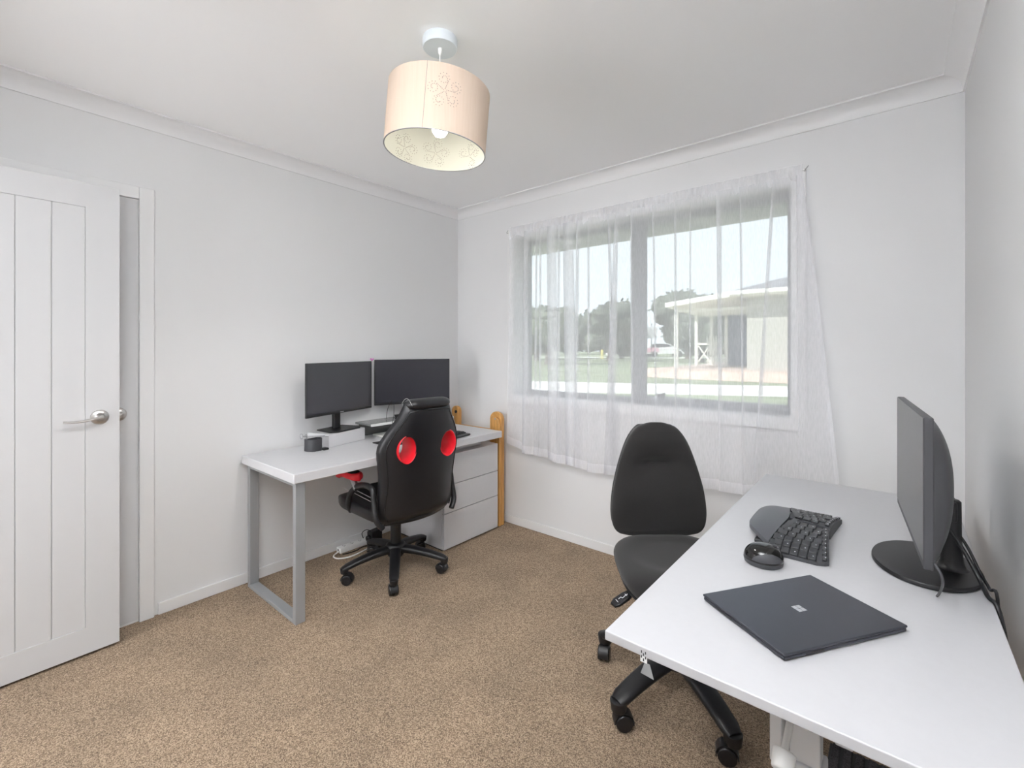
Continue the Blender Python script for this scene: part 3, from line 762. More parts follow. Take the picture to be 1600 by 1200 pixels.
# arms
for s in (-1, 1):
    lo = MB(); x = s * (.255 if s < 0 else .240)
    lo.tube(catmull([(x - s * .02, .075, .385), (x, .07, .43), (x, .035, .50), (x, -.05, .555), (x, -.15, .575), (x, -.20, .56), (x, -.215, .50), (x, -.235, .42), (x - s * .03, -.25, .372)], 6), [.017] * 49, 10, .8)
    lo.obj('arm_loop', M_blk, gc)
    MB().tube([(x, -.03, .535), (x - s * .004, .03, .585)], .016, 10).obj('arm_strut', M_steel, gc)
    pad = []
    for i in range(13):
        t = i / 12; y = -.05 + .24 * t; hw = .036 * (1 - abs(2 * t - 1) ** 4) ** .5 + .006; zc = .600 - .030 * clamp((t - .62) / .38, 0, 1) ** 1.5
        pad.append([(x - s * .005 + hw * sup(math.cos(2 * PI * k / 20), .7), y, zc + .022 * sup(math.sin(2 * PI * k / 20), .8)) for k in range(20)])
    MB().rings(pad).obj('armrest', M_red, gc)
    pt = []
    for i in range(11):
        t = .06 + .8 * i / 10; y = -.05 + .24 * t; hw = (.031 * (1 - abs(2 * t - 1) ** 4) ** .5 + .004) * .82; zc = .603 - .030 * clamp((t - .62) / .38, 0, 1) ** 1.5
        if i in (0, 10): hw *= .5
        pt.append([(x + hw * sup(math.cos(2 * PI * k / 16), .7), y, zc + .0175 + .008 * sup(math.sin(2 * PI * k / 16), .8)) for k in range(16)])
    MB().rings(pt).obj('armrest_pad', M_mesh, gc)

# ------------------------------------------------------------------ task chair
fa = math.atan2(-.769, .639)
tcx, tcy = 2.12, -.895
FACE = fa - PI / 2
tch = thing('task_chair', 'charcoal fabric task chair without arms beside the white standing desk', 'office chair', (tcx, tcy, 0), FACE)
angs = [math.radians(d) - FACE for d in (179, 252, 322.5, 35, 107)]
star_base(tch, angs, .315, .16, .095, .058, .086, .064, .030, skew=(1.9, 2.6, -2.2, 2.4, .6))
MB().cyl((0, 0, .15), (0, 0, .34), .026, n=24).cyl((0, 0, .34), (0, 0, .40), .016).obj('gas_lift', M_blk, tch)
MB().bb((-.08, -.12, .39), (.08, .1, .435), .008).obj('tilt_mechanism', M_blk, tch)
MB().tube(catmull([(0, -.08, .40), (0, -.22, .405), (0, -.265, .47), (0, -.262, .62)], 6), .02, 10, .5).obj('back_support', M_blk, tch)
# seat: waterfall pad
rs = []
for i in range(25):
    t = i / 24; y = -.235 + .47 * t
    hw = sinterp(t, [(0, .10), (.06, .16), (.2, .205), (.5, .225), (.8, .222), (.93, .19), (1, .13)])
    ring = []
    for q in range(44):
        an = 2 * PI * q / 44; x = hw * sup(math.cos(an), .6); hh = .034 * (min(1, (1 - abs(2 * t - 1) ** 6) + .25))
        z = hh * sup(math.sin(an), .7)
        if math.sin(an) > 0:
            rr = (x / .2) ** 2 + ((t - .45) / .42) ** 2
            z += .012 * (1 / (1 + math.exp((rr - .62) * -14))) * math.sin(an) - .006
        z -= .03 * clamp((t - .75) / .25, 0, 1) ** 2
        ring.append((x, y, .477 + z))
    rs.append(ring)
MB().rings(rs).obj('seat', M_fabric, tch, sharp=60)
rs = []
for i in range(20):
    t = i / 19; y = -.205 + .43 * t; hw = sinterp(t, [(0, .10), (.06, .155), (.2, .198), (.5, .216), (.8, .213), (.93, .18), (1, .12)])
    rs.append([(hw * sup(math.cos(2 * PI * q / 32), .6), y, .446 + .012 * sup(math.sin(2 * PI * q / 32), .7) - .025 * clamp((t - .75) / .25, 0, 1) ** 2) for q in range(32)])
MB().rings(rs).obj('seat_shell', M_blk, tch)
TT = [(.500, .12), (.512, .165), (.535, .188), (.57, .198), (.62, .199), (.70, .189), (.78, .169), (.85, .146), (.90, .124), (.935, .10), (.957, .075), (.968, .04), (.972, .02)]
def ty(x, z, hw): return -.225 - .03 * (z - .5) / .47 + .35 * x * x
def tmod(x, z, hw):
    g = lambda a, s: math.exp(-((z - a) / s) ** 2)
    return .026 * g(.66, .09) + .016 * g(.885, .05) - .030 * g(.805, .02) * max(0, 1 - (x / .10) ** 2)
bkr = back_shell(TT, .502, .971, ty, .055, 44, 56, .72, tmod)
MB().rings(bkr).obj('backrest', M_fabric, tch, sharp=60)
rs = []
for i in range(25):
    t = i / 24; t2 = .5 - .5 * math.cos(PI * t); z = .512 + .447 * t2; hw = sinterp(z, TT) * .985
    rs.append([(hw * sup(math.cos(2 * PI * q / 36), .7), ty(hw * math.cos(2 * PI * q / 36), z, hw) - .03 + .012 * sup(math.sin(2 * PI * q / 36), .7), z) for q in range(36)])
MB().rings(rs).obj('back_shell', M_blk, tch)
# tilt paddle with white pictogram, on the chair's side
# world target about (2.02,-1.14,.415)
def to_local(p):
    v = Vector((p[0] - tcx, p[1] - tcy, 0)); v.rotate(Matrix.Rotation(-FACE, 3, 'Z')); return Vector((v.x, v.y, p[2]))
pc = to_local((2.022, -1.142, .418)); pr_ = to_local((2.085, -1.02, .425))
ax = (Vector((pc.x, pc.y, 0)) - Vector((pr_.x, pr_.y, 0))).normalized()
sd = Vector((-ax.y, ax.x, 0))
pm4 = Matrix(((ax.x, sd.x, 0, pc.x), (ax.y, sd.y, 0, pc.y), (-.35, 0, 1, pc.z), (0, 0, 0, 1)))
pd = MB(); pd.prism([(-.044, -.012), (-.012, -.021), (.026, -.021), (.042, -.012), (.042, .012), (.026, .021), (-.012, .021), (-.044, .012)], .010, pm4, .003); pdo = pd.obj('lever_paddle', M_blks, tch)
MB().tube([tuple(pr_), (pm4 @ Vector((-.03, 0, .004)))[:]], .007, 8).obj('lever_rod', M_blk, tch)
pg = MB()
for a_, b_ in (((-.012, -.005), (-.012, .006)), ((-.012, .001), (.004, .004)), ((.004, .004), (.006, -.004)), ((.006, -.004), (.016, -.003)), ((-.018, .002), (-.014, .001)), ((.024, -.008), (.026, .008))):
    pg.tube([pm4 @ Vector((*a_, .0106)), pm4 @ Vector((*b_, .0106))], .0011, 6)
pg.obj('pictogram', M_keymark, tch)

# ------------------------------------------------------------------ standing desk on the right
SX0, SX1, SY0, SY1, SZ = 2.304, 2.914, -1.795, -.307, .73
sd_ = thing('standing_desk', 'long white standing desk along the side wall holding laptop and monitor', 'desk', (2.6, -1.05, 0))
MB().bb((SX0, SY0, SZ - .019), (SX1, SY1, SZ), .0025, 3).obj('desktop', M_lamr, sd_, True)
for y in (-1.50, -.62):
    MB().bb((2.572, y - .03, .05), (2.642, y + .03, .45), .004).obj('leg_column', M_ltgrey, sd_, True)
    MB().bb((2.580, y - .023, .44), (2.634, y + .023, SZ - .045), .003).obj('leg_inner_tube', M_ltgrey, sd_, True)
    MB().bb((2.36, y - .035, 0), (2.86, y + .035, .05), .006).obj('leg_foot', M_ltgrey, sd_, True)
    MB().bb((2.36, y - .025, SZ - .046), (2.86, y + .025, SZ - .019), .003).obj('top_bracket', M_ltgrey, sd_, True)
MB().bb((2.655, -1.50, .50), (2.685, -.62, .62), .003).obj('cross_beam', M_ltgrey, sd_, True)
MB().bb((2.548, -1.545, .44), (2.57, -1.42, SZ - .046), .003).obj('side_plate', M_ltgrey, sd_, True)
kn = MB(); kn.cyl((2.60, -1.70, .575), (2.60, -1.675, .595), .017, .019, 24, .004).cyl((2.60, -1.715, .56), (2.60, -1.70, .575), .011, .013, 20).cyl((2.60, -1.675, .595), (2.60, -1.53, .64), .006)
bmesh.ops.translate(kn.bm, vec=(-.004, 0, -.022), verts=kn.bm.verts); kn.obj('crank_knob', M_white, sd_, True)
tg = thing('edge_tag', 'small black and white patterned tag hanging from the near desk edge', 'tag', (2.385, SY0 + .0015, SZ - .006))
tb = MB(); tb.box((0, -.0006, -.011), (.013, .001, .024)); tb.obj('tag_body', M_white, tg)
tb = MB()
for k, (x, z) in enumerate(((-.004, -.004), (.0, -.008), (.004, -.004), (-.004, -.013), (.004, -.013), (0, -.018))):
    tb.box((x, -.0013, z), (.002, .0006, .005), 0, 0, 2)
tb.obj('tag_pattern', M_lapdk, tg)
tb = MB(); tb.poly([(.002, -.001, -.022), (.012, -.001, -.022), (.020, -.001, -.047), (-.006, -.001, -.045)]); tb.obj('tag_tail', M_steel, tg)

# monitor on the standing desk
mR = thing('monitor', 'black monitor on an oval base seen almost edge-on above the laptop', 'monitor', (2.806, -1.03, SZ + .0005))
m4, wd = monitor_panel(mR, (2.752, -.756), (2.794, -1.283), .812, 1.140, .017, .045, .016, M_screenR, M_bezelg, False, .07)
ov = MB(); ov.rings([[(.108 * s * math.cos(2 * PI * k / 56), .150 * s * math.sin(2 * PI * k / 56), z) for k in range(56)] for s, z in ((.97, 0), (1, .003), (1, .008), (.985, .0115), (.93, .0125))]); ov.obj('stand_base', M_blk, mR)
MB().lathe([(.034, .012), (.027, .016), (.022, .03), (.019, .09), (.018, .178), (.014, .182), (0, .182)], (.05, 0, 0), 28).obj('stand_neck', M_blk, mR)
MB().bb((2.84, -1.05, .86), (2.865, -.99, .91), .004).obj('tilt_bracket', M_blk, mR, True)
MB().bb((2.78, -1.03, .80), (2.793, -1.01, .813), .002).obj('menu_button', M_blks, mR, True)
MB().tube(catmull([(2.835, -1.06, .87), (2.872, -1.085, .81), (2.898, -1.115, .755), (2.906, -1.155, .739), (2.920, -1.185, .722), (2.932, -1.20, .60), (2.935, -1.20, .3)], 7), .0045, 8).obj('power_cable', M_blk, mR, True)
MB().tube(catmull([(2.835, -1.02, .875), (2.878, -1.04, .815), (2.902, -1.075, .76), (2.914, -1.105, .738), (2.926, -1.125, .70), (2.93, -1.13, .3)], 7), .0033, 8).obj('video_cable', M_blk, mR, True)
MB().tube(catmull([(2.813, -1.279, .828), (2.822, -1.290, .812), (2.825, -1.283, .79), (2.823, -1.235, .752), (2.82, -1.21, .733)], 6), .0025, 8).obj('cable_loop', M_dkgrey, mR, True)

# laptop
lp = thing('laptop', 'closed dark blue-grey laptop lying at an angle on the standing desk', 'laptop', (2.593, -1.490, SZ + .0005), math.radians(56.2))
MB().box((0, 0, .0052), (.306, .211, .0075), 0, .003).obj('laptop_base', M_laptop, lp)
MB().box((0, 0, .0118), (.308, .213, .0050), 0, .002).obj('lid', M_laptop, lp)
MB().box((0, 0, .00915), (.302, .207, .001)).obj('seam', M_lapdk, lp)
MB().bb((-.1035, -.1062, .004), (-.06, -.1052, .007)).obj('port_slot', M_lapdk, lp)
MB().bb((-.1537, .02, .004), (-.1531, .06, .007)).obj('port_slot', M_lapdk, lp)
for dx in (-.0055, .0055):
    for dy in (-.0055, .0055): MB().box((dx, dy, .01445), (.0100, .0100, .0003)).obj('logo_tile', M_mirror, lp)
for sx in (-1, 1): MB().box((sx * .1, 0, .0007), (.02, .18, .0014)).obj('rubber_foot', M_lapdk, lp)

# ergonomic split keyboard: local u along length (+y world), v from palm rest (0) to rear (+x world)
ek = thing('ergonomic_keyboard', 'black curved split keyboard with padded palm rest on the standing desk', 'keyboard', (2.405, -1.0, SZ + .0005))
def kbz(u, v):
    return .012 + .035 * (1 - (abs(u) / .205) ** 2) * (1 - .25 * (v / .2) ** 2) * (1 - .35 * clamp((.04 - v) / .04, 0, 1) ** 2)
def v_front(u): return .105 * clamp((abs(u) - .06) / .14, 0, 1) ** 1.9
def v_key(u): return .088 + .006 * math.cos(u / .2 * PI) - .012 * (abs(u) / .2)
def v_back(u): return .196 + .018 * (abs(u) / .2) ** 1.2 - .03 * clamp((abs(u) - .185) / .02, 0, 1) ** 2
def slab_kb(name, va, vb, u0, u1, m, lift, nu=40, nv=10, ins=0.):
    mb = MB(); bm = mb.bm
    top = []; bot = []
    for i in range(nu + 1):
        u = u0 + (u1 - u0) * i / nu; a, b_ = va(u) + ins, vb(u) - ins
        ct, cb_ = [], []
        for j in range(nv + 1):
            v = a + (b_ - a) * j / nv; edge = 1.
            ct.append(bm.verts.new((v, u, kbz(u, v) + lift))); cb_.append(bm.verts.new((v, u, max(.0, kbz(u, v) + lift - .013) if lift >= 0 else 0)))
        top.append(ct); bot.append(cb_)
    for i in range(nu):
        for j in range(nv):
            bm.faces.new((top[i][j], top[i + 1][j], top[i + 1][j + 1], top[i][j + 1])); bm.faces.new((bot[i][j], bot[i][j + 1], bot[i + 1][j + 1], bot[i + 1][j]))
    for i in range(nu):
        bm.faces.new((top[i][0], bot[i][0], bot[i + 1][0], top[i + 1][0])); bm.faces.new((top[i][nv], top[i + 1][nv], bot[i + 1][nv], bot[i][nv]))
    for j in range(nv):
        bm.faces.new((top[0][j], top[0][j + 1], bot[0][j + 1], bot[0][j])); bm.faces.new((top[nu][j], bot[nu][j], bot[nu][j + 1], top[nu][j + 1]))
    return mb.obj(name, m, ek, sharp=40)
slab_kb('palm_rest', v_front, lambda u: v_key(u), -.196, .196, M_kbpad, 0.0)
slab_kb('key_deck', lambda u: v_key(u) + .0015, v_back, -.204, -.012, M_dkgrey, -.004, 24)
slab_kb('key_deck', lambda u: v_key(u) + .0015, v_back, .012, .204, M_dkgrey, -.004, 24)
MB().bb((.03, -.15, 0), (.17, .15, .012), .003).obj('foot_riser', M_blk, ek)
def key_mesh(lu, lv):
    m = MB(); m.box((0, 0, .003), (lv, lu, .006), 0, .0018); return m
kmesh = {}
pm_ = None
def add_key(u, v, lu, lv, mark=False):
    global pm_
    k_ = (round(lu, 4), round(lv, 4))
    if k_ in kmesh:
        o = kmesh[k_].copy(); C.objects.link(o)
    else:
        o = key_mesh(lu, lv).obj('key', M_key, ek); kmesh[k_] = o
    e_ = .004; dzu = (kbz(u + e_, v) - kbz(u - e_, v)) / (2 * e_)
    o.location = (v, u, kbz(u, v) - .0042); o.rotation_euler = (math.atan(dzu), 0, 0)
    if mark:
        if pm_ is None:
            p_ = MB().box((0, 0, 0), (.003, .0028, .0004)).obj('key_print', M_keymark, o); pm_ = p_
        else:
            p_ = pm_.copy(); C.objects.link(p_); p_.parent = o
        p_.location = (.002, 0, .0061)
for s in (-1, 1):
    for r in range(5):
        for c in range(7):
            uu = .031 + c * .0265
            if uu > .195: continue
            v = v_key(uu) + .0215 + r * .0205 + .0035 * math.cos(c * .9)
            if v > v_back(uu) - .02: continue
            add_key(s * uu, v, .0245, .0185, (r + c) % 2 == 0)
    for c in range(8):
        uu = .026 + c * .0225; add_key(s * uu, v_back(uu) - .0095, .0185, .010, True)
    for c in range(3):
        uu = .105 + c * .034; add_key(s * uu, v_key(uu) + .0085, .030, .0125) if uu < .19 else None
    sb = MB(); sb.grid(lambda a, b_: ((v_key(.01 + .075 * a) + .0025 + .0145 * b_ + .012 * (1 - a)), s * (.008 + .08 * a), kbz(.01 + .08 * a, .09) + .0025), 8, 3)
    sb.obj('space_key', M_key, ek, recalc=False)

# mouse
ms = thing('mouse', 'glossy black domed mouse in front of the split keyboard', 'computer mouse', (2.485, -1.275, SZ + .0005), math.radians(28))
rs = []
for i in range(17):
    a = PI / 2 * i / 16; s = math.cos(a) ** .75 if i < 16 else .02; z = .012 + .038 * math.sin(a)
    rs.append([(.047 * s * math.cos(2 * PI * k / 40) * (1 + .1 * math.sin(2 * PI * k / 40)), .043 * s * math.sin(2 * PI * k / 40), z) for k in range(40)])
MB().rings(rs).obj('mouse_shell', M_glossk, ms, sharp=60)
MB().rings([[(.047 * s * math.cos(2 * PI * k / 40) * (1 + .1 * math.sin(2 * PI * k / 40)), .043 * s * math.sin(2 * PI * k / 40), z) for k in range(40)] for s, z in ((.90, 0), (.95, .002), (1.005, .012), (.97, .0125))]).obj('mouse_base', M_dkgrey, ms)
def sidepad(u, v):
    a = -2.55 + 1.95 * u; el = .12 + .62 * v * math.sin(PI * u) ** .6
    s = math.cos(el) ** .75 * 1.006; return (.047 * s * math.cos(a) * (1 + .1 * math.sin(a)), .043 * s * math.sin(a), .012 + .038 * math.sin(el) * 1.006)
MB().grid(sidepad, 18, 8).obj('grip_panel', M_dkgrey, ms, recalc=False)
MB().cyl((.024, -.0035, .041), (.024, .0035, .041), .009, n=18, bev=.001).obj('scroll_wheel', M_dkgrey, ms)

# ribbed mat under the standing desk
rm = thing('ribbed_mat', 'dark ribbed mat on the carpet beneath the standing desk', 'mat', (2.74, -1.05, 0))
MB().bb((2.585, -1.40, .0005), (2.93, -.80, .007), .002).obj('mat_backing', M_lapdk, rm, True)
for k in range(11):
    x = 2.592 + k * .0305; MB().bb((x, -1.395, .007), (x + .0215, -.805, .014), .003).obj('rib', M_mat_dark, rm, True)

# ------------------------------------------------------------------ outdoors
struct(MB().bb((-.6, .2, 2.2), (3.6, .62, 2.225)), 'trim_6', M_soffit, 'grey-green soffit board of the eave outside the window')
struct(MB().bb((-.6, .605, 2.10), (3.6, .63, 2.24), .003), 'trim_7', M_fascia, 'cream fascia board of the eave outside the window')
struct(MB().bb((-90, .21, -.2), (60, 110, .3)), 'lawn', M_grass, 'wide green lawn outside the window')
pth = MB(); pth.prism([(-19, -2.9), (-3.6, 5.70), (1.05, 8.14), (9, 12.4), (9, 15.0), (.605, 11.0), (-5.54, 8.25), (-21, .6)], .012, Matrix.Translation((0, 0, .296)))
struct(pth, 'path', M_conc, 'pale concrete path crossing the lawn')
struct(MB().prism([(-60, 23), (-8, 44), (-7, 47), (-60, 26)], .012, Matrix.Translation((0, 0, .296))), 'road', M_conc, 'pale strip of road at the far side of the lawn')
tr = MB(); tr.bb((-3.7, 12.95, .3), (7, 21, .60), .01)
struct(tr, 'terrace_floor', M_pave, 'pinkish paved terrace under the neighbouring verandah')
ed = MB(); rnd = random.Random(3); rr_ = []
for i in range(46):
    x = -3.9 + i * .24; f = 12.35 + .25 * noise.noise((x * 1.3, 2, 0)) + (.25 if i < 4 else 0); zt = .565 + .05 * noise.noise((x * 2.1, 5, 1))
    rr_.append([(x, 13.02, .3), (x, f - .12, .3), (x, f, .40), (x, f + .12, zt), (x, 13.02, .595)])
ed.rings(rr_); struct(ed, 'terrace_kerb', M_stone, 'rough pink stone bank in front of the terrace')

hs = thing('neighbour_house', 'white brick house with grey hip roof and open verandah across the lawn', 'house', (1, 13.4, .3))
MB().bb((-.86, 13.35, .6), (7, 20, 2.98)).obj('brick_wall', M_hbrick, hs, True)
MB().bb((-2.35, 17.0, .6), (-.86, 17.12, 2.7)).obj('recess_wall', M_bluedoor, hs, True)
MB().bb((-2.0, 16.95, .62), (-1.2, 17.0, 2.62), .01).obj('entry_door', M_bluedoor, hs, True)
MB().bb((-1.2, 12.62, 2.93), (7, 12.74, 3.05), .01).obj('gutter', M_fascia, hs, True)
MB().bb((-1.2, 12.74, 2.9), (7, 13.36, 2.93)).obj('eave_soffit', M_fascia, hs, True)
rf = MB(); bm = rf.bm
v = [bm.verts.new(p) for p in ((-1.2, 12.66, 3.04), (11.4, 12.66, 3.04), (11.4, 25.3, 3.04), (-1.2, 25.3, 3.04), (2.8, 16.66, 4.48), (7.4, 16.66, 4.48), (7.4, 21.3, 4.48), (2.8, 21.3, 4.48))]
for f in ((0, 1, 5, 4), (1, 2, 6, 5), (2, 3, 7, 6), (3, 0, 4, 7), (4, 5, 6, 7), (3, 2, 1, 0)): bm.faces.new([v[i] for i in f])
rf.obj('roof', M_roof, hs, True, smooth=False)
vr = MB(); vr.rings([[(-3.23 + dx, y, 2.66), (-1.19, y, 2.88), (-1.19, y, 3.03), (-3.23 + dx, y, 2.81)] for y, dx in ((12.66, 0), (18.4, -.7))])
vr.obj('verandah_roof', M_fascia, hs, True)
for k in range(3): MB().bb((-3.2, 13.9 + k * 1.3, 2.56 + .0 * k), (-.87, 14.0 + k * 1.3, 2.66)).obj('rafter', M_fascia, hs, True)
for x, y in ((-2.97, 13.0), (-3.59, 17.0), (-2.99, 17.0), (-2.4, 16.9)):
    MB().bb((x - .06, y - .06, .6), (x + .06, y + .06, 2.7), .006).obj('verandah_post', M_fascia, hs, True)
for x0, x1 in ((-3.53, -3.05), (-2.93, -2.46)):
    MB().bb((x0, 16.97, 1.42), (x1, 17.03, 1.5)).obj('handrail', M_fascia, hs, True)
    for z0, z1 in ((.7, 1.4), (1.4, .7)): MB().tube([(x0, 17, z0), (x1, 17, z1)], .03, 6).obj('cross_brace', M_fascia, hs, True)
for k in range(5): MB().bb((-2.75 + k * .075, 15.6, .68), (-2.71 + k * .075, 15.63, 1.72)).obj('gate_slat', M_fascia, hs, True)
MB().tube([(-2.76, 15.59, .75), (-2.40, 15.59, 1.35)], .025, 6).obj('gate_brace', M_fascia, hs, True)
MB().tube([(-2.76, 15.585, 1.35), (-2.40, 15.585, .75)], .025, 6).obj('gate_brace', M_fascia, hs, True)

def tree(name, label, x, y, h, r, m, trunk=.35, seed=0, flat=.8, blobs=9, leaf=.28, group='trees across the lawn'):
    rn = random.Random(seed); t = thing(name, label, 'tree', (x, y, .3), 0, group)
    h -= .3
    tk = MB(); tk.tube(catmull([(0, 0, -.05), (.08, .03, h * trunk * .6), (-.05, 0, h * trunk), (.1, 0, h * .75)], 4), [.22 * r / 2 * (1 - .05 * i) for i in range(13)], 8)
    tk.obj('trunk', M_bark, t)
    cr = MB(); bm = cr.bm; pts = []
    for b_ in range(blobs):
        a = rn.uniform(0, 2 * PI); d = r * .62 * math.sqrt(rn.random()); zz = h * trunk + (h * (1 - trunk)) * (.25 + .5 * rn.random())
        if b_ == 0: a = d = 0; zz = h * .78
        br = r * rn.uniform(.38, .55); br = min(br, (h - zz) / flat * .98 + .05)
        b2 = bmesh.new(); bmesh.ops.create_icosphere(b2, subdivisions=3, radius=br)
        off = Vector((d * math.cos(a), d * math.sin(a), zz))
        for vv in b2.verts:
            n_ = noise.noise(vv.co * 2.2 + off * 3) * .35 + noise.noise(vv.co * 6 + off) * .16
            vv.co *= 1 + n_; vv.co.z *= flat
            pts.append((vv.co + off, vv.co.normalized()))
        cr._merge(b2, Matrix.Translation(off))
    for p, nrm in rn.sample(pts, min(len(pts), 900)):
        c = p + nrm * rn.uniform(.0, .16) * r * .5; q = Vector((rn.uniform(-1, 1), rn.uniform(-1, 1), rn.uniform(-1, 1))).normalized(); w_ = q.orthogonal().normalized()
        s_ = leaf * rn.uniform(.4, 1)
        bm.faces.new([bm.verts.new(c + q * s_), bm.verts.new(c + w_ * s_ * .6), bm.verts.new(c - q * s_), bm.verts.new(c - w_ * s_ * .6)])
    cr.obj('crown', m, t, recalc=False, sharp=180)
tree('lawn_tree', 'leafy tree with a short trunk on the near lawn, seen through the fixed pane', -13.1, 19.8, 3.5, 2.3, M_leafm, .36, 1)
tree('broad_tree', 'tall rounded tree behind the short trunked one at the fixed pane edge', -19.5, 27.2, 4.5, 2.6, M_leafm, .2, 2)
tree('broad_tree', 'dark bushy tree between the short trunked tree and the spreading one', -20.0, 33.8, 4.3, 2.3, M_leafd, .15, 3)
tree('spreading_tree', 'dark spreading tree with gaps of sky showing beside the window mullion', -13.6, 28.4, 4.7, 2.5, M_leafd, .3, 4, .6, 12)
tree('broad_tree', 'low dark tree showing just past the spreading tree', -17.2, 37.6, 4.0, 2.3, M_leafd, .15, 5)
tree('large_tree', 'large domed dark tree rising behind the verandah roof', -11.1, 37.9, 6.5, 2.9, M_leafd, .12, 6, .85, 16)
tree('broad_tree', 'dark tree behind the street sign and white car', -18.0, 60.0, 4.6, 3.6, M_leafd, .1, 7)
tree('broad_tree', 'dark tree filling the open verandah between its posts', -7.6, 30.2, 3.9, 2.3, M_leafd, .1, 8)
tree('conifer', 'small pointed conifer tip showing above the verandah roof', -4.9, 26.3, 5.0, .6, M_leafd, .3, 9, 1.4, 5, .15)
tree('far_tree', 'distant pale tree at the end of the lawn behind the bushy trees', -36.5, 52.8, 4.9, 4.0, M_leafm, .1, 10)
tree('far_tree', 'distant tree beside the tan roofed shed', -33.0, 63.0, 5.2, 4.2, M_leafm, .1, 11)
tree('garden_bush', 'low round bush beside the tan roofed shed', -21.5, 47.4, 1.95, 1.3, M_leafm, .02, 12, .8, 7, .2)
shd = thing('garden_shed', 'small pale shed with a tan roof at the far edge of the lawn', 'shed', (-24.7, 52.6, .3))
MB().box((0, 0, .65), (3.4, 2.4, 1.3), math.radians(40)).obj('shed_wall', M_fascia, shd)
MB().box((0, 0, 1.38), (3.8, 2.8, .22), math.radians(40)).obj('shed_roof', M_tan, shd)
mk = tag(MB().bb((-16.9, 33.05, .3), (-16.68, 33.25, 1.15), .05).obj('marker_post', M_yellow), 'short yellow marker post on the lawn below the spreading tree', 'marker post')
sg = thing('street_sign', 'white street sign on a thin pole above the white car', 'sign', (-11.88, 32.03, .3), math.radians(40))
MB().cyl((0, 0, 0), (0, 0, 2.9), .035, n=10).obj('pole', M_steel, sg)
MB().bb((-.42, -.06, 1.75), (.42, -.04, 2.62), .01).obj('sign_board', M_carw, sg)
MB().bb((-.30, -.062, 1.9), (.22, -.06, 2.48)).obj('sign_symbol', M_ltgrey, sg)
so3 = thing('orange_sign', 'orange sign panel beside the white street sign', 'sign', (-12.9, 31.15, .3), math.radians(40))
MB().cyl((0, 0, 0), (0, 0, 2.0), .03, n=10).obj('pole', M_steel, so3)
MB().bb((-.35, -.05, 1.75), (.35, -.03, 2.3), .01).obj('sign_board', M_orange, so3)
car = thing('car', 'white hatchback with a pink stain of reflections on its rear flank parked beyond the lawn', 'car', (-16.9, 47.4, .3), math.radians(39.7))
prof = [(-2.1, .35), (-2.15, .75), (-2.02, 1.02), (-1.75, 1.42), (-.9, 1.52), (.2, 1.48), (.85, 1.12), (1.0, 1.02), (1.75, .92), (2.1, .72), (2.12, .35)]
MB().rings([[(x, y * (.86 if z > 1.1 else 1), z) for x, z in prof] for y in (-.85, -.8, .8, .85)]).obj('car_body', M_carw, car)
MB().prism([(-1.72, 1.05), (-1.55, 1.38), (-.85, 1.44), (.15, 1.40), (.65, 1.08)], .02, Matrix.Translation((0, -.80, 0)) @ Matrix.Rotation(PI / 2, 4, 'X')).obj('side_window', M_carglass, car)
MB().prism([(-2.1, .5), (-2.1, .95), (-1.6, 1.06), (-.9, .95), (-.75, .6)], .012, Matrix.Translation((0, -.852, 0)) @ Matrix.Rotation(PI / 2, 4, 'X')).obj('flank_reflection', M_carpink, car)  # pink stain of reflections, painted on as a flat panel
for x in (-1.35, 1.35):
    for y in (-.80, .80): MB().cyl((x, y - .1, .33), (x, y + .1, .33), .33, n=24, bev=.02).obj('wheel', M_tyre, car)


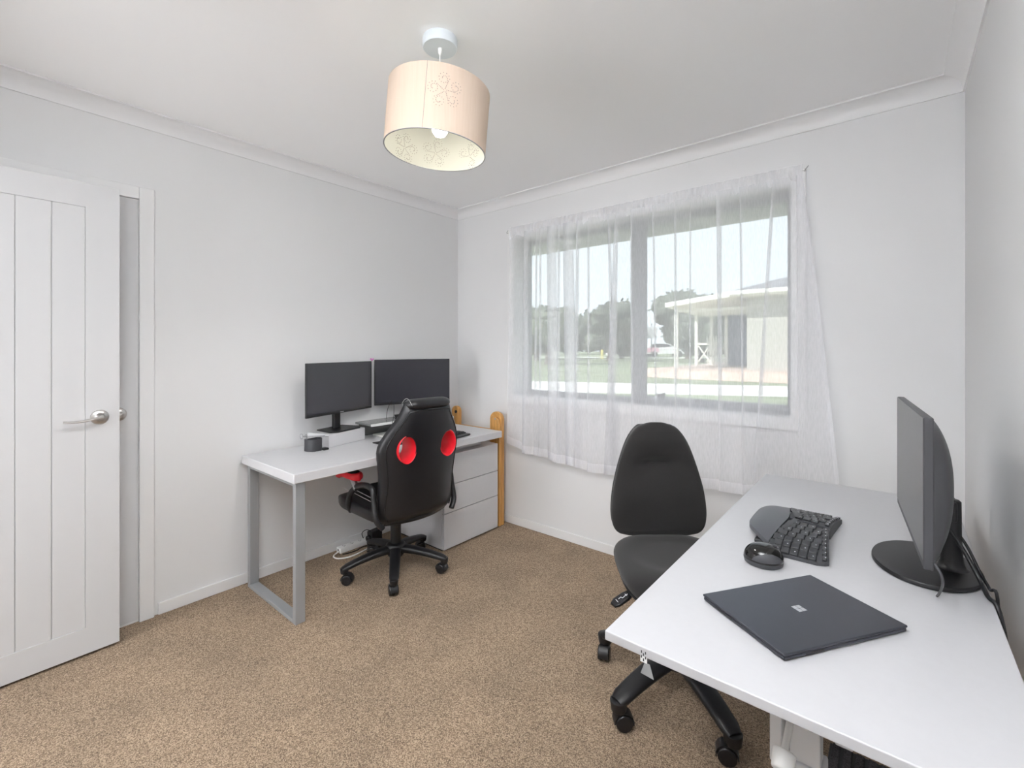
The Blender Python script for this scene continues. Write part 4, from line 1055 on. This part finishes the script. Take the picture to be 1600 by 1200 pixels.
# ------------------------------------------------------------------ light
wd_ = bpy.data.worlds.new('World'); sc.world = wd_; wd_.use_nodes = True
bg = wd_.node_tree.nodes['Background']; bg.inputs[0].default_value = (.86, .93, 1.0, 1); bg.inputs[1].default_value = 1.12
def area(name, loc, rot, size, power, col=(1, 1, 1)):
    l = bpy.data.lights.new(name, 'AREA'); l.shape = 'RECTANGLE'; l.size, l.size_y = size; l.energy = power; l.color = col
    o = bpy.data.objects.new(name, l); C.objects.link(o); o.location = loc; o.rotation_euler = rot; return o
area('hall_fill_light', (.55, -D - 1.3, 1.3), (math.radians(97), 0, math.radians(-28)), (1.0, 2.0), 40, (.97, .985, 1))  # added area lamp out of view, fills the room through the doorway
sl = bpy.data.lights.new('sun', 'SUN'); sl.energy = 3.4; sl.angle = .02; sl.color = (1, .96, .9)
so_ = bpy.data.objects.new('sun', sl); C.objects.link(so_); so_.rotation_euler = (math.radians(48), 0, math.radians(-20))
# bulb's downward beam
sp_ = bpy.data.lights.new('bulb_beam', 'SPOT'); sp_.energy = 22; sp_.spot_size = math.radians(146); sp_.spot_blend = .5; sp_.shadow_soft_size = .035; sp_.color = (1, .975, .94)
so2 = bpy.data.objects.new('bulb_beam', sp_); C.objects.link(so2); so2.location = (LX, LY, HC - .353)

# added fill flash, unseen beside the camera, bounced off the ceiling
fl = bpy.data.lights.new('fill_flash', 'SPOT'); fl.energy = 410; fl.spot_size = math.radians(106); fl.spot_blend = 1.; fl.shadow_soft_size = .06; fl.color = (.97, .985, 1)
fo = bpy.data.objects.new('fill_flash', fl); C.objects.link(fo); fo.location = (2.35, -2.72, 1.55); fo.rotation_euler = (math.radians(183), 0, math.radians(10))

# ------------------------------------------------------------------ camera
cam = bpy.data.cameras.new('camera'); co_ = bpy.data.objects.new('camera', cam); C.objects.link(co_)
cam.sensor_width = 36; cam.sensor_fit = 'HORIZONTAL'; cam.lens = 720.845 / 1600 * 36
cam.shift_x = 0; cam.shift_y = (543.744 - 600) / 1600
co_.location = (2.7477, -2.6171, 1.2902); co_.rotation_euler = (PI / 2, 0, .693129)
cam.clip_start = .02; cam.clip_end = 300
sc.camera = co_
sc.view_settings.view_transform = 'Standard'; sc.view_settings.look = 'None'; sc.view_settings.gamma = 1
sc.view_settings.use_curve_mapping = False; sc.view_settings.exposure = .43
sc.cycles.max_bounces = 14; sc.cycles.diffuse_bounces = 8; sc.cycles.transparent_max_bounces = 24; sc.cycles.glossy_bounces = 4
sc.cycles.use_denoising = True
sc.cycles.sample_clamp_indirect = 6
